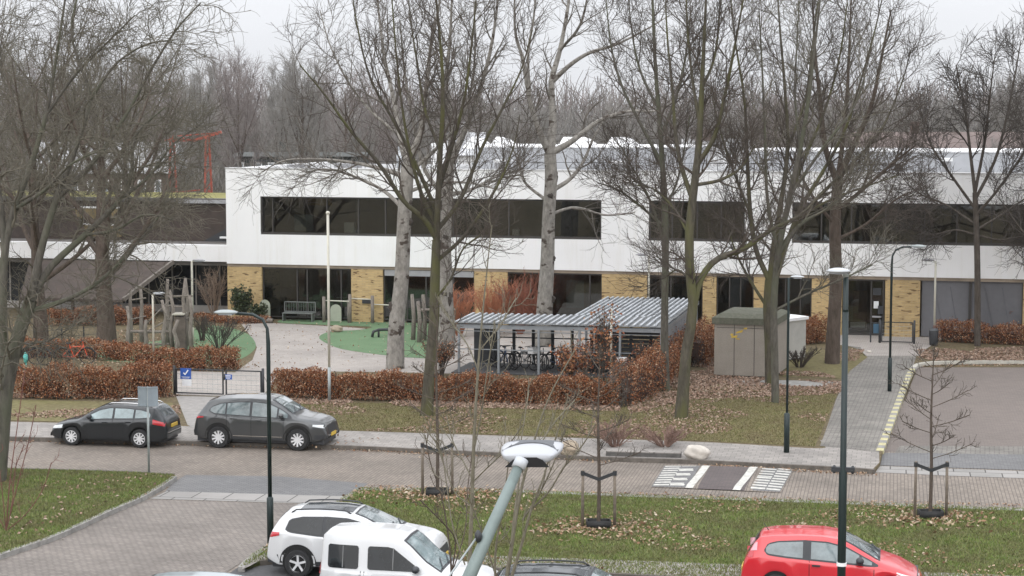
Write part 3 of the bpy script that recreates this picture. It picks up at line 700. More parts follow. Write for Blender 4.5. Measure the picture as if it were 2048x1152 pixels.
ac = MB().lathe([(.5,0),(.5,.9),(.42,.95),(.42,1.2),(.5,1.22),(.2,1.35)], 16, 'z', (U(806,300,4), 4.5, 7.8)).build('air_duct', plain('duct', (.5,.52,.54), .4, metal=.3), sc, True)
MB().box(U(860,300,4), U(884,300,4), 4.2, 5.0, 7.8, 9.25).build('air_handler', M_white, sc)
MB().box(U(655,330,2), U(700,330,2), 3, 4, 7.8, 8.15).box(U(560,330,2), U(590,330,2), 3, 3.6, 7.8, 8.1).build('skylight', M_trim, sc)
sr = MB()
for k in range(12): a = 1+k*3.1; sr.beam((a, 1.6, 7.85), (a, 1.6, 8.35), .03); 
sr.beam((1,1.6,8.33),(35,1.6,8.33),.025); sr.build('safety_rail', M_dark, sc)
# things seen in the upper rooms
def inside(name0, label, cat, a, c, y, z0, z1, m, dep=.3, extra=None):
    u0, u1 = U(a), U(c); mid = O+e*((u0+u1)/2)+nb*y; r = thing({'box':'small_box','cupboard':'wooden_cupboard'}.get(cat, name0), label, cat, (mid.x, mid.y, z0), -TH)
    w_ = (u1-u0)/2; MB().box(-w_, w_, 0, dep, 0, (z1-z0)).build('body', m, r)
    b = MB().box(-w_+.04, w_-.04, -.012, -.002, .04, (z1-z0)-.04); b.build('front_panel', extra or m, r); return r
inside('whiteboard', 'pale whiteboard behind the first upstairs window from the building corner', 'whiteboard', 570, 608, 1.5, 4.6, 5.5, M_trim, .08, plain('board', (.30,.33,.34), .4, var=.1))
inside('storage_cabinet', 'white paper-covered cabinet standing in the upstairs window beside the flagpole top', 'cabinet', 682, 702, .6, 4.62, 5.15, M_white, .4)
inside('storage_cabinet', 'small white box on the upstairs sill just left of the tall pale trunk', 'box', 1020, 1032, .5, 4.62, 4.92, M_white, .2)
inside('storage_cabinet', 'mid-brown wooden cupboard just inside the ground floor entrance door', 'cupboard', 1700, 1728, 2.2, 0.02, 2.0, plain('wood cupboard', (.26,.15,.08), .6, var=.2), .5)
inside('display_panel', 'brown pinboard hanging at the ceiling of the upstairs room near the building corner', 'pinboard', 602, 650, 1.2, 6.0, 6.42, plain('cork', (.40,.27,.12), .8, var=.25), .05)
inside('banner', 'white notice board lying low inside the glass beside the entrance door', 'notice board', 1700, 1730, .5, .35, .62, M_white, .04)
# ------------------------------------------------------------------ left wing
wg = thing('wing_building', 'low brown clad school wing with white fascia beyond the bare trees', 'building', tuple(O), -TH)
M_clad = plain('brown cladding', (.06,.044,.036), .8, var=.35, scale=1.3, bump=.3)
M_moss = multi('moss roof', [(.3,(.16,.15,.05)),(.7,(.28,.26,.10))], .8)
UL = U(-300, 600, 1)
MB().box(UL, -.02, 1.0, 1.4, 2.93, 3.82).build('fascia', M_wall, wg)
MB().box(UL, -.02, 1.2, 12, 2.7, 2.92).box(UL, -.02, 1.42, 4.2, 3.6, 3.78).build('terrace_deck', M_int2, wg)
MB().box(UL, -.02, 4.2, 4.5, 3.79, 5.95).build('wall', M_clad, wg)
MB().box(UL, -.02, 4.0, 4.6, 5.96, 6.16).build('parapet', plain('dark cap', (.09,.085,.08), .7), wg)
MB().box(UL, -.02, 4.61, 15, 5.7, 6.02).build('roof', M_moss, wg)
MB().box(U(455,420,4)-2.9, -.03, 3.95, 3.999, 5.9, 6.1).build('edge_strip', M_trim, wg)
f = MB().add([(-.04,4.15,3.8),(-3.1,4.15,3.8),(-.04,4.15,5.4),(-.04,4.19,3.8),(-3.1,4.19,3.8),(-.04,4.19,5.4)], [(0,2,1),(3,4,5),(0,1,4,3),(1,2,5,4),(2,0,3,5)]).build('dark_gable', M_dark, wg)
MB().box(-2.0, -.05, 3.85, 4.1, 3.98, 4.08).build('handrail', M_white, wg)
for a, c, zz, z2 in ((150,235,4.95,5.55),(165,240,3.95,4.6)):
    f = MB().box(U(a,450,4), U(c,450,4), 4.1, 4.19, zz, z2).build('window', plain('ochre blind', (.20,.15,.07), .6, var=.2), wg)
    MB().box(U(a,450,4)-.05, U(c,450,4)+.05, 4.05, 4.195, z2, z2+.09).build('frame', M_white, f)
gb = MB().box(UL, -.02, 2.6, 2.7, 0.4, 2.69).build('window', plain('dark glazing', (.02,.023,.028), .12, var=.1), wg)  # dark ground floor glazing, opaque and fairly glossy
b = MB()
for k in range(10): b.box(-1.5-k*1.4, -1.44-k*1.4, 2.52, 2.59, .4, 2.69)
b.box(UL, -.02, 2.5, 2.9, 0, .39); b.build('frame', plain('pale plinth', (.36,.34,.32), .9, var=.15), gb)
# sloping brown canopy roof below the fascia
cn_ = thing('sloping_canopy', 'big slanted brown roof slab leaning down in front of the low wing', 'canopy', tuple(O), -TH)
b = MB(); zt_ = 2.88
A_, B_, C_, D_ = (U(60,520,.8), .8, zt_), (U(345,532,.8), .8, zt_), (U(245,600,-2.4), -2.4, Z(245,600,-2.4)), (U(40,600,-2.4), -2.4, Z(245,600,-2.4))
q = [A_, B_, C_, D_]; b.add(q+[(x, y, z-.14) for x, y, z in q], [(0,1,2,3)[::-1],(4,5,6,7),(0,4,5,1),(1,5,6,2),(2,6,7,3),(3,7,4,0)])
b.build('roof', M_clad, cn_)
MB().beam((B_[0]+.05, B_[1], B_[2]+.02), (C_[0]+.05, C_[1], C_[2]+.02), .16, .2).build('verge_board', plain('weathered board', (.17,.15,.13), .8, var=.2), cn_)
for t in (.15,.5,.85): x = C_[0]+(D_[0]-C_[0])*t; MB().beam((x, -2.2, 0), (x, -2.2, C_[2]-.02), .14).build('post', M_clad, cn_)
# ------------------------------------------------------------------ red climbing frame behind the wing
rd = G(384, 560); D0 = 121.0; base = PD(380, 560, D0)
rf = thing('red_steel_frame', 'tall red steel frame with slanted beams rising behind the low wing roof', 'steel frame', (base.x, D0, 0))
M_red = plain('red steel', (.38,.09,.06), .5, var=.2)
def rp(px, py, dy=0): p = PD(px, py, D0+dy); return (p.x-base.x, dy, p.z)
b = MB()
for px_ in (344, 415):
    for s_ in (-.35,.35):
        a = rp(px_, 275); z0 = rp(px_, 640); b.beam((a[0]+s_*1.0, s_, 0), (a[0]+s_*.25, s_*.3, a[2]), .12)
    for k in range(9):
        z = 1+k*1.0; hh = a[2]; f_ = 1-.75*z/hh; b.beam((a[0]-.35*f_, 0, z), (a[0]+.35*f_, 0, z+.5), .05)
b.build('mast', M_red, rf)
b = MB(); b.beam(rp(330,281), rp(390,280), .16); b.beam(rp(388,281), rp(443,264), .18); b.beam(rp(355,272), rp(430,266,1), .08); b.beam(rp(365,275), rp(372,283), .1); b.build('beam', M_red, rf)
b = MB(); b.beam(rp(292,398,-1), rp(345,382,-1), .14); b.beam(rp(345,385), rp(400,380), .08); b.add([rp(395,402,-1), rp(432,402,-1), rp(418,378,-1), rp(395,402,.5), rp(432,402,.5), rp(418,378,.5)], [(0,1,2),(3,5,4),(0,3,4,1),(1,4,5,2),(2,5,3,0)]); b.build('hopper', M_red, rf)
tag(MB().box(rp(330,410)[0]+base.x, rp(450,410)[0]+base.x, D0-2, D0+2, 0, PD(400,404,D0-2).z).build('storage_shed', plain('pale shed', (.5,.5,.5), .8, var=.2), None), 'pale flat-topped shed below the red steel frame', 'shed')
# ------------------------------------------------------------------ houses beyond
M_tile = plain('brown roof tiles', (.15,.115,.105), .8, var=.2, scale=1, bump=.2)
M_hb = plain('dark house brick', (.14,.10,.085), .85, var=.2, scale=1)
def terrace(name, label, px0, px1, D, zeave, zridge, dep, nwin, wallm, roofm, group=None):
    a, c = PD(px0, 300, D), PD(px1, 300, D); L_ = c.x-a.x
    r = thing(name, label, 'house', (a.x, D, 0), 0, group); MB().box(0, L_, 0, dep, 0, zeave).build('wall', wallm, r)
    rr = MB().add([(-.4,-.4,zeave+.01),(L_+.4,-.4,zeave+.01),(L_+.4,dep+.4,zeave+.01),(-.4,dep+.4,zeave+.01),(-.4,dep/2,zridge),(L_+.4,dep/2,zridge)], [(0,1,5,4),(2,3,4,5),(1,2,5),(3,0,4),(3,2,1,0)]).build('roof', roofm, r)
    MB().box(L_*.3, L_*.3+.7, dep/2-.3, dep/2+.4, zridge-.4, zridge+.9).build('chimney', wallm, rr)
    for k in range(nwin):
        x = L_*(k+.35)/nwin; w_ = MB().box(x, x+min(1.3, L_/nwin*.6)*(.5+.5*((k*7)%4)/3), -.06, -.01, zeave-1.9, zeave-.5).build('window', M_white, r)
        MB().box(x+.12, x+min(1.6, L_/nwin*.6)*(.5+.5*((k*7)%4)/3)-.12, -.08, -.062, zeave-1.78, zeave-.62).build('pane', plain('house pane', (.25,.3,.33), .1, var=.2), w_)
terrace('row_house', 'long terrace with a brown tiled roof behind the right half of the school', 1720, 2120, 165, 6.6, 9.3, 8, 9, M_hb, M_tile)
terrace('row_house', 'short terrace with a dark tiled roof behind the middle of the school roof', 1380, 1500, 172, 6.2, 8.6, 8, 4, M_hb, M_roof)
terrace('row_house', 'low dark block with bright windows beyond the left end of the roof', 470, 720, 165, 7.2, 7.5, 10, 9, plain('dark green wall', (.05,.06,.055), .8), plain('dark flat roof', (.06,.065,.06), .9))
terrace('row_house', 'white gabled house peeping over the school roof behind the paired poplar trunks', 900, 960, 160, 7.4, 9.3, 7, 2, M_white, plain('pale roof', (.62,.63,.65), .6))
terrace('row_house', 'dark house wall glimpsed between the trees behind the brown wing', 60, 330, 150, 6.2, 8.6, 9, 8, M_hb, M_roof)
# ================================================================== TREES
B_pop = bark('pale poplar bark', (.17,.158,.14), (.33,.31,.28), 2.0, .5, scars=(.07,.055,.045))
B_grn = bark('mossy bark', (.05,.044,.034), (.11,.098,.075), 3, .25, moss=(.10,.098,.045))
B_gry = bark('grey bark', (.06,.055,.046), (.14,.128,.108), 3, .25, moss=(.105,.108,.075))
B_brn = bark('brown bark', (.065,.05,.04), (.125,.098,.08), 3, .25)
B_drk = bark('dark bark', (.055,.045,.038), (.11,.095,.08), 3, .25)
T_brn = plain('twig brown', (.075,.06,.048), .9, var=.3, scale=2)
T_grn = plain('twig olive', (.125,.112,.085), .9, var=.3, scale=2)
T_gry = plain('twig grey', (.12,.105,.088), .9, var=.3, scale=2)
T_dim = plain('twig dark', (.06,.05,.042), .9, var=.3, scale=2)
T_far = plain('hazy twig', (.25,.238,.222), .95, var=.25, scale=.6)  # grey bark, lightened so the colour carries part of the distance haze
T_far2 = plain('hazy twig red', (.225,.195,.185), .95, var=.25, scale=.6)  # reddish variant, distance haze again partly in the colour
MATS['scar'] = plain('scar', (.06,.05,.042), .95, var=.4, scale=12, bump=.6)

hero_tree('poplar_tree', 'stout pale poplar with dark burrs standing in the yard left of the bike shelter', (790,737), [
 [(790,737,.42),(793,650,.35),(803,560,.32),(808,450,.31),(812,380,.30),(816,325,.28)],
 [(816,325,.22),(800,270,.14),(788,200,.1),(770,120,.07),(758,30,.05),(750,-60,.03)],
 [(816,325,.22),(840,270,.15),(852,180,.11),(862,90,.07),(880,0,.05),(890,-80,.03)],
 [(813,355,.12),(765,338,.09),(705,325,.07),(630,318,.05),(565,322,.035),(515,350,.02)],
 [(809,420,.1),(765,380,.07),(700,350,.05),(640,338,.035),(590,360,.02)],
 [(816,345,.12),(870,300,.08),(920,240,.06),(950,160,.04)],
 [(812,385,.09),(860,370,.07),(930,365,.05),(1000,380,.03)],
 [(800,270,.09),(750,230,.06),(700,170,.045),(660,90,.03),(640,20,.02)]],
 B_pop, T_gry, 101, 'pale poplars in the school yard', 9, n1=9, n2=9, n3=4, rmin=.0068, l1=2.6, l2=1.4, keep=.3, up=(.06,.06,.05))
hero_tree('poplar_tree', 'pale poplar half hidden behind the mossy trunk, left of the shelter roof', (893,712), [
 [(893,712,.4),(892,600,.34),(889,500,.31),(893,400,.28),(898,330,.25)],
 [(898,330,.2),(905,250,.14),(892,170,.1),(900,80,.07),(905,-30,.04)],
 [(898,330,.2),(930,260,.13),(960,180,.1),(985,80,.07),(1000,-40,.04)],
 [(893,390,.12),(940,380,.08),(1000,350,.05),(1050,340,.03)],
 [(893,400,.12),(850,340,.09),(830,260,.07),(810,150,.05),(800,40,.03)],
 [(905,250,.09),(940,190,.06),(950,100,.05),(948,0,.03)]],
 B_pop, T_gry, 102, 'pale poplars in the school yard', 10, n1=9, n2=9, n3=4, rmin=.0068, l1=2.6, l2=1.4, keep=.3, up=(.08,.07,.05))
hero_tree('poplar_tree', 'tall pale poplar rising behind the bike shelter, forking above the roof line', (1085,692), [
 [(1085,692,.44),(1090,600,.38),(1095,520,.34),(1097,440,.31),(1102,360,.30),(1100,308,.29)],
 [(1100,308,.2),(1076,255,.14),(1060,200,.12),(1046,120,.09),(1030,60,.06),(1030,-40,.04)],
 [(1100,308,.24),(1106,240,.19),(1103,165,.15),(1120,100,.11),(1135,20,.08),(1145,-60,.05)],
 [(1104,305,.17),(1140,285,.14),(1170,262,.12),(1205,238,.1),(1260,222,.07),(1310,222,.05),(1350,200,.02)],
 [(1103,165,.12),(1140,130,.1),(1180,105,.08),(1230,90,.06),(1290,60,.04),(1340,30,.02)],
 [(1110,378,.11),(1140,358,.09),(1166,325,.08),(1190,270,.05),(1225,215,.03)],
 [(1060,200,.1),(1056,110,.07),(1068,30,.05),(1075,-60,.03)],
 [(1120,100,.08),(1160,50,.06),(1180,-30,.04)],
 [(1097,430,.08),(1150,415,.06),(1210,430,.05),(1270,425,.03)],
 [(1092,400,.08),(1050,365,.06),(1035,320,.04),(1010,260,.02)]],
 B_pop, T_gry, 103, 'pale poplars in the school yard', 9, n1=6, n2=6, n3=3, l1=2.4, l2=1.3, keep=.28, up=(.05,.06,.05))
hero_tree('street_tree', 'vase shaped bare tree with a mossy green trunk in the grass before the hedge', (853,832), [
 [(853,832,.25),(859,740,.2),(868,640,.19),(870,560,.18),(873,480,.16)],
 [(873,480,.1),(850,440,.09),(805,400,.08),(760,330,.065),(700,260,.05),(650,190,.035),(600,130,.02)],
 [(873,480,.13),(876,400,.11),(881,300,.09),(886,200,.07),(882,100,.05),(872,0,.035),(866,-80,.02)],
 [(874,460,.09),(920,400,.075),(962,300,.06),(1003,220,.045),(1042,140,.03),(1065,60,.02)],
 [(870,525,.08),(930,470,.065),(990,380,.05),(1025,300,.03),(1040,230,.02)],
 [(874,425,.08),(832,330,.07),(792,250,.055),(742,160,.04),(716,60,.03),(700,-40,.02)],
 [(876,385,.08),(902,300,.065),(928,200,.05),(942,100,.04),(952,0,.025),(957,-80,.015)],
 [(873,450,.08),(840,380,.07),(815,280,.05),(800,180,.04),(790,80,.03),(782,-30,.02)],
 [(880,300,.07),(850,220,.05),(835,130,.04),(820,30,.025),(815,-60,.015)],
 [(868,600,.05),(900,560,.04),(925,500,.03),(960,470,.02)]],
 B_grn, T_brn, 104, None, 0, n1=10, n2=8, n3=4, rmin=.0065, l1=2.7, l2=1.3, l3=.6, keep=.14, up=(.09,.07,.05), ang=(22,55), wand=(.16,.2,.22), tmin0=.12)
hero_tree('street_tree', 'slender straight bare tree beside the corner of the bike shelter', (1332,782), [
 [(1332,782,.17),(1329,650,.15),(1331,520,.14),(1330,420,.125),(1325,330,.11),(1318,230,.09),(1310,120,.07),(1305,0,.05),(1300,-80,.03)],
 [(1325,330,.08),(1282,250,.06),(1243,170,.05),(1222,90,.035),(1212,0,.02)],
 [(1320,280,.08),(1350,200,.06),(1370,120,.045),(1382,20,.025)],
 [(1330,455,.06),(1290,420,.05),(1240,382,.035),(1195,365,.02)],
 [(1328,485,.06),(1300,400,.045),(1262,330,.035),(1240,290,.02)],
 [(1318,220,.06),(1280,140,.045),(1262,50,.03),(1255,-40,.02)],
 [(1330,420,.05),(1355,360,.04),(1370,290,.03),(1380,230,.02)]],
 B_gry, T_brn, 105, 'grey barked trees around the bike shelter', 0, n1=11, n2=9, n3=4, rmin=.0065, l1=1.9, l2=1.1, keep=.2, up=(.10,.08,.05))
hero_tree('street_tree', 'leaning grey-green barked tree at the grass edge whose low limb arches right', (1362,836), [
 [(1362,836,.26),(1368,760,.21),(1373,700,.195),(1386,620,.18),(1381,560,.17),(1378,480,.165),(1385,400,.15),(1395,320,.13),(1400,250,.11),(1405,150,.08),(1410,40,.05),(1415,-60,.03)],
 [(1386,620,.13),(1401,560,.12),(1432,520,.11),(1490,496,.095),(1542,460,.075),(1600,430,.05),(1650,380,.025)],
 [(1385,400,.09),(1362,330,.08),(1350,260,.065),(1345,180,.05),(1335,80,.035),(1330,-30,.02)],
 [(1395,330,.09),(1430,270,.075),(1452,180,.06),(1470,90,.04),(1490,-20,.025)],
 [(1391,370,.07),(1440,360,.06),(1482,335,.04),(1510,290,.02)],
 [(1400,250,.07),(1385,160,.05),(1375,60,.035),(1372,-30,.02)],
 [(1403,180,.06),(1430,110,.045),(1440,10,.03),(1445,-60,.02)],
 [(1378,470,.06),(1350,420,.05),(1310,380,.035),(1275,370,.02)],
 [(1381,560,.05),(1355,540,.035),(1330,555,.02)]],
 B_grn, T_brn, 106, 'grey barked trees around the bike shelter', 0, n1=11, n2=9, n3=4, rmin=.0065, l1=2.0, l2=1.1, keep=.3, up=(.09,.08,.05))
hero_tree('street_tree', 'wide many-stemmed bare tree growing against the concrete kiosk', (1543,768), [
 [(1543,768,.27),(1540,690,.22),(1536,620,.2),(1538,560,.17)],
 [(1538,560,.11),(1512,500,.1),(1501,430,.09),(1495,330,.075),(1489,200,.055),(1470,80,.035),(1458,-40,.02)],
 [(1538,580,.12),(1546,500,.11),(1560,420,.1),(1575,300,.08),(1570,180,.06),(1560,60,.04),(1552,-60,.02)],
 [(1540,600,.1),(1590,440,.09),(1642,350,.07),(1690,260,.055),(1722,160,.04),(1750,60,.03),(1768,-20,.02)],
 [(1560,500,.1),(1622,410,.08),(1702,330,.06),(1762,260,.045),(1802,170,.03),(1822,100,.02)],
 [(1546,500,.07),(1600,340,.07),(1650,220,.05),(1680,110,.04),(1695,0,.02)],
 [(1501,430,.06),(1470,350,.05),(1440,260,.035),(1420,170,.02)],
 [(1575,300,.06),(1610,200,.05),(1625,90,.035),(1640,-30,.02)],
 [(1538,620,.07),(1500,560,.055),(1470,500,.04),(1450,430,.02)],
 [(1590,440,.05),(1660,400,.05),(1740,370,.035),(1800,350,.02)]],
 B_grn, T_brn, 107, None, 0, n1=12, n2=10, n3=6, rmin=.0068, l1=2.6, l2=1.3, keep=.2, up=(.10,.08,.05), ang=(20,50), wand=(.16,.2,.22), tmin0=.15)
hero_tree('street_tree', 'grey slim trunk with upright forks standing in front of the many-stemmed tree', (1551,806), [
 [(1551,806,.15),(1549,700,.14),(1548,610,.13),(1556,510,.12),(1580,390,.1),(1608,260,.08),(1625,130,.055),(1640,0,.035),(1645,-70,.02)],
 [(1556,510,.08),(1600,450,.07),(1650,420,.05),(1700,380,.03),(1735,320,.02)],
 [(1552,620,.05),(1610,590,.045),(1680,560,.035),(1745,530,.02)],
 [(1556,510,.07),(1535,400,.06),(1530,280,.05),(1525,150,.035),(1518,20,.02)],
 [(1580,390,.07),(1650,290,.05),(1710,210,.035),(1740,110,.02)],
 [(1600,300,.05),(1590,190,.04),(1595,70,.025),(1600,-30,.015)]],
 B_gry, T_grn, 108, None, 0, n1=10, n2=8, n3=4, rmin=.0068, l1=1.9, l2=1.1, keep=.2, up=(.11,.09,.06), ang=(20,50))
hero_tree('street_tree', 'brown trunked bare tree between the kiosk and the school entrance', (1664,727), [
 [(1664,727,.34),(1668,640,.29),(1672,560,.27),(1670,450,.25),(1675,365,.22)],
 [(1675,365,.16),(1652,300,.12),(1640,200,.09),(1630,100,.06),(1625,-10,.03)],
 [(1675,365,.17),(1702,300,.13),(1740,220,.09),(1762,120,.06),(1782,20,.03)],
 [(1674,420,.1),(1722,382,.08),(1782,330,.06),(1832,290,.03)],
 [(1678,345,.12),(1690,240,.09),(1697,130,.06),(1702,0,.03)],
 [(1670,450,.08),(1630,400,.07),(1590,330,.05),(1560,270,.03)],
 [(1672,480,.07),(1730,450,.06),(1790,400,.04),(1830,380,.02)]],
 B_brn, T_brn, 109, None, 0, n1=10, n2=8, n3=4, rmin=.0068, l1=2.3, l2=1.3, keep=.28, up=(.09,.08,.05))
hero_tree('street_tree', 'dense dark bare tree on a thin trunk in the bed by the grey screens', (1955,692), [
 [(1955,692,.15),(1955,560,.14),(1953,460,.135),(1950,385,.12)],
 [(1950,400,.08),(1990,320,.07),(2012,240,.055),(2030,150,.04),(2042,80,.02)],
 [(1950,385,.09),(1940,300,.07),(1930,220,.05),(1912,130,.03)],
 [(1952,420,.07),(1902,350,.06),(1862,290,.04),(1842,230,.02)],
 [(1952,430,.07),(1995,380,.06),(2050,300,.045),(2095,200,.02)],
 [(1953,460,.06),(2002,430,.05),(2062,390,.03),(2110,370,.02)],
 [(1953,450,.06),(1892,410,.05),(1835,385,.03),(1800,350,.02)],
 [(1950,385,.08),(1970,280,.06),(1980,190,.04),(1990,110,.02)],
 [(1953,470,.05),(1910,460,.04),(1860,470,.03),(1820,455,.02)],
 [(1953,470,.05),(2000,480,.04),(2040,475,.03),(2080,490,.02)]],
 B_drk, T_dim, 110, None, 0, n1=12, n2=10, n3=4, rmin=.009, l1=2.0, l2=1.2, keep=.13, up=(.03,.04,.03))
hero_tree('street_tree', 'big wide spreading tree with arching branches at the left edge of the view', (-12,962), [
 [(-12,962,.34),(0,880,.27),(8,800,.24),(20,735,.22),(40,660,.2),(62,600,.19)],
 [(62,600,.13),(100,535,.11),(170,470,.09),(238,402,.07),(262,350,.055),(272,270,.04),(330,215,.02)],
 [(8,800,.16),(8,700,.14),(5,600,.13),(10,500,.11),(28,420,.1),(62,330,.08),(92,230,.06),(112,120,.04),(130,0,.03),(138,-60,.02)],
 [(62,600,.13),(82,500,.11),(112,400,.09),(150,300,.07),(180,200,.05),(160,130,.04),(142,60,.03),(160,-30,.02)],
 [(50,625,.09),(130,600,.07),(202,560,.055),(280,480,.04),(335,410,.02)],
 [(10,500,.1),(0,400,.08),(-20,300,.06),(-20,150,.04),(0,0,.02)],
 [(112,400,.08),(190,320,.07),(252,230,.05),(302,140,.04),(352,60,.03),(402,5,.02)],
 [(92,230,.05),(150,150,.04),(210,90,.03),(270,30,.02)],
 [(28,420,.06),(90,380,.05),(140,330,.035),(200,300,.02)],
 [(180,200,.05),(230,130,.035),(290,90,.025),(350,80,.015)],
 [(170,470,.05),(230,460,.04),(290,430,.03),(350,440,.02)],
 [(238,402,.05),(300,350,.04),(345,290,.03),(400,250,.015)],
 [(20,735,.06),(60,690,.05),(100,680,.03),(150,650,.02)]],
 B_gry, T_grn, 111, None, 0, n1=10, n2=8, n3=4, rmin=.0065, l1=2.0, l2=1.1, keep=.4, up=(.0,.01,.01), ang=(25,70), wand=(.2,.22,.25))
# trees around the left part of the yard
def gt(name, label, px, py, h, r, fork, nl, spread, mt, mc, seed, group=None, **kw):
    return generic_tree(name, label, tuple(G(px, py)), h, r, fork, nl, spread, mt, mc, seed, group, **kw)
gt('yard_tree', 'thick brown trunked pollard in the leaf bed beside the wooden climbing posts', 213, 697, 12, .42, .3, 10, 4.5, B_brn, T_grn, 201, n1=9, n2=7, n3=4, l1=2.4, l2=1.3, up=(.02,.03,.02), tmin0=.3)
gt('yard_tree', 'brown trunked tree left of the pollard, in front of the slanted canopy', 82, 690, 13, .32, .25, 10, 4.5, B_brn, T_grn, 202, n1=9, n2=7, n3=4, l1=2.4, l2=1.3, up=(.04,.04,.02), tmin0=.3)
k_ = 0
for px, py, h, sp_, sd_, lab in ((-60,640,15,6,203,'tall twiggy tree behind the low wing at the far left edge'), (110,590,17,6,204,'tall grey tree rising behind the brown clad wing, left of the red frame'),
        (250,575,15,5.5,205,'broad twiggy tree behind the mossy wing roof just left of the red frame')):
    gt('yard_tree', lab, px, py, h, .25, .2, 14, sp_, B_brn, (T_grn, T_brn)[k_%2], sd_, n1=9, n2=6, n3=4, l1=2.9, l2=1.5, l3=.8, up=(.06,.04,.02), rmin=.009); k_ += 1
gt('yard_tree', 'bare tree whose crown leans in over the parking bay at the right edge', 2190, 730, 13, .22, .22, 12, 4.2, B_drk, T_dim, 209, n1=11, n2=9, n3=4, l1=2.2, l2=1.2, up=(.04,.04,.03))
# far belt of bare trees ----------------------------------------------------
protos = []
far_lab = 'grey bare tree in the belt of wood beyond the school roof'
for k in range(6):
    h = 15; lim = generic_limbs(h, .2, (.16,.22,.12,.2,.15,.25)[k], (13,11,15,12,14,10)[k], (2.6,3.2,2.2,3.6,2.8,3.9)[k], 300+k)
    r = thing('bare_tree', far_lab, 'tree', (0,0,0), 0, 'bare trees in the belt beyond the school')
    tr, crn = tree_mesh(lim, 300+k, n1=9, n2=6, n3=4, l1=2.2, l2=1.3, l3=.8, rmin=.011, up=(.16,.12,.08), ang=(18,42), sides=6, M=12)
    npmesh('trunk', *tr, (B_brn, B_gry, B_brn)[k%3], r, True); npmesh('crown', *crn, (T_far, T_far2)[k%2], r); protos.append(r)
rr = random.Random(5); used = set()
def skyline(px):  # top of the wood in photo rows
    return float(np.interp(px, [-200, 380, 430, 520, 600, 800, 1200, 1450, 1700, 1790, 1900, 1960, 2300], [95, 95, 85, 85, 100, 140, 185, 165, 150, 170, 150, 115, 90]))
for D, step in ((138, 5.2), (160, 6.5), (195, 7.5), (245, 9), (310, 11)):
    half = D*1024/F*1.22; x = -half
    while x < half:
        xx = x+rr.uniform(-1.5, 1.5); px = 1024+xx/D*F; top = skyline(px)+(2 if px < 760 else 25)+abs(rr.gauss(0, 45 if px < 760 else 60))+(30 if 1760 < px < 1900 and D < 200 else 0)
        if D == 138: x += step; continue
        h = (H-(top-232)*D/F)*.93
        if D == 160 and px > 1700: h *= .62
        k = rr.randrange(6); o = protos[k] if k not in used else copy_tree(protos[k]); used.add(k)
        o.location = (xx, D+rr.uniform(-6, 6), 0); s_ = h/15.2; o.scale = (s_*rr.uniform(.9,1.2), s_, s_); o.rotation_euler = (0, 0, rr.uniform(0, 6.28)); x += step*rr.uniform(.7, 1.3)
for k in range(6):
    if k not in used: bpy.data.objects.remove(protos[k])
# distant woodland mass and brush
def brush(name, boxes, n, ln, r, m, seed, label=None):
    g = np.random.default_rng(seed); parts = []
    for (x0, x1, y0, y1, h) in boxes:
        k = int(n*(x1-x0)/100); st = np.column_stack([g.uniform(x0, x1, k), g.uniform(y0, y1, k), g.random(k)**1.1*h*(.75+.25*np.sin(np.linspace(x0,x1,k)*.35+seed))])
        d = g.normal(0, .45, (k,3)); d[:,2] = np.abs(d[:,2])+.7; d /= np.linalg.norm(d, axis=1, keepdims=True)
        P1, R1 = grow(st, d, ln*g.uniform(.5,1.4,k), np.full(k, r), np.full(k, r*.4), 4, .2, .05, g); parts.append(tubes(P1, R1, 3))
    V, Q = merge(parts); return tag(npmesh(name, V, Q, m), kind='stuff', label=label)
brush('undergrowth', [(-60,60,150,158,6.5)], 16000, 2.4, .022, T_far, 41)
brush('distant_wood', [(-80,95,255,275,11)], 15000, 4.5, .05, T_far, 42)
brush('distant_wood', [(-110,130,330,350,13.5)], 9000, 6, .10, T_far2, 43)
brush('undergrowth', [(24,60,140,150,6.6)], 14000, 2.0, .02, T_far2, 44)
brush('undergrowth', [(-48,-14,122,134,6)], 22000, 2.0, .02, T_grn, 45)
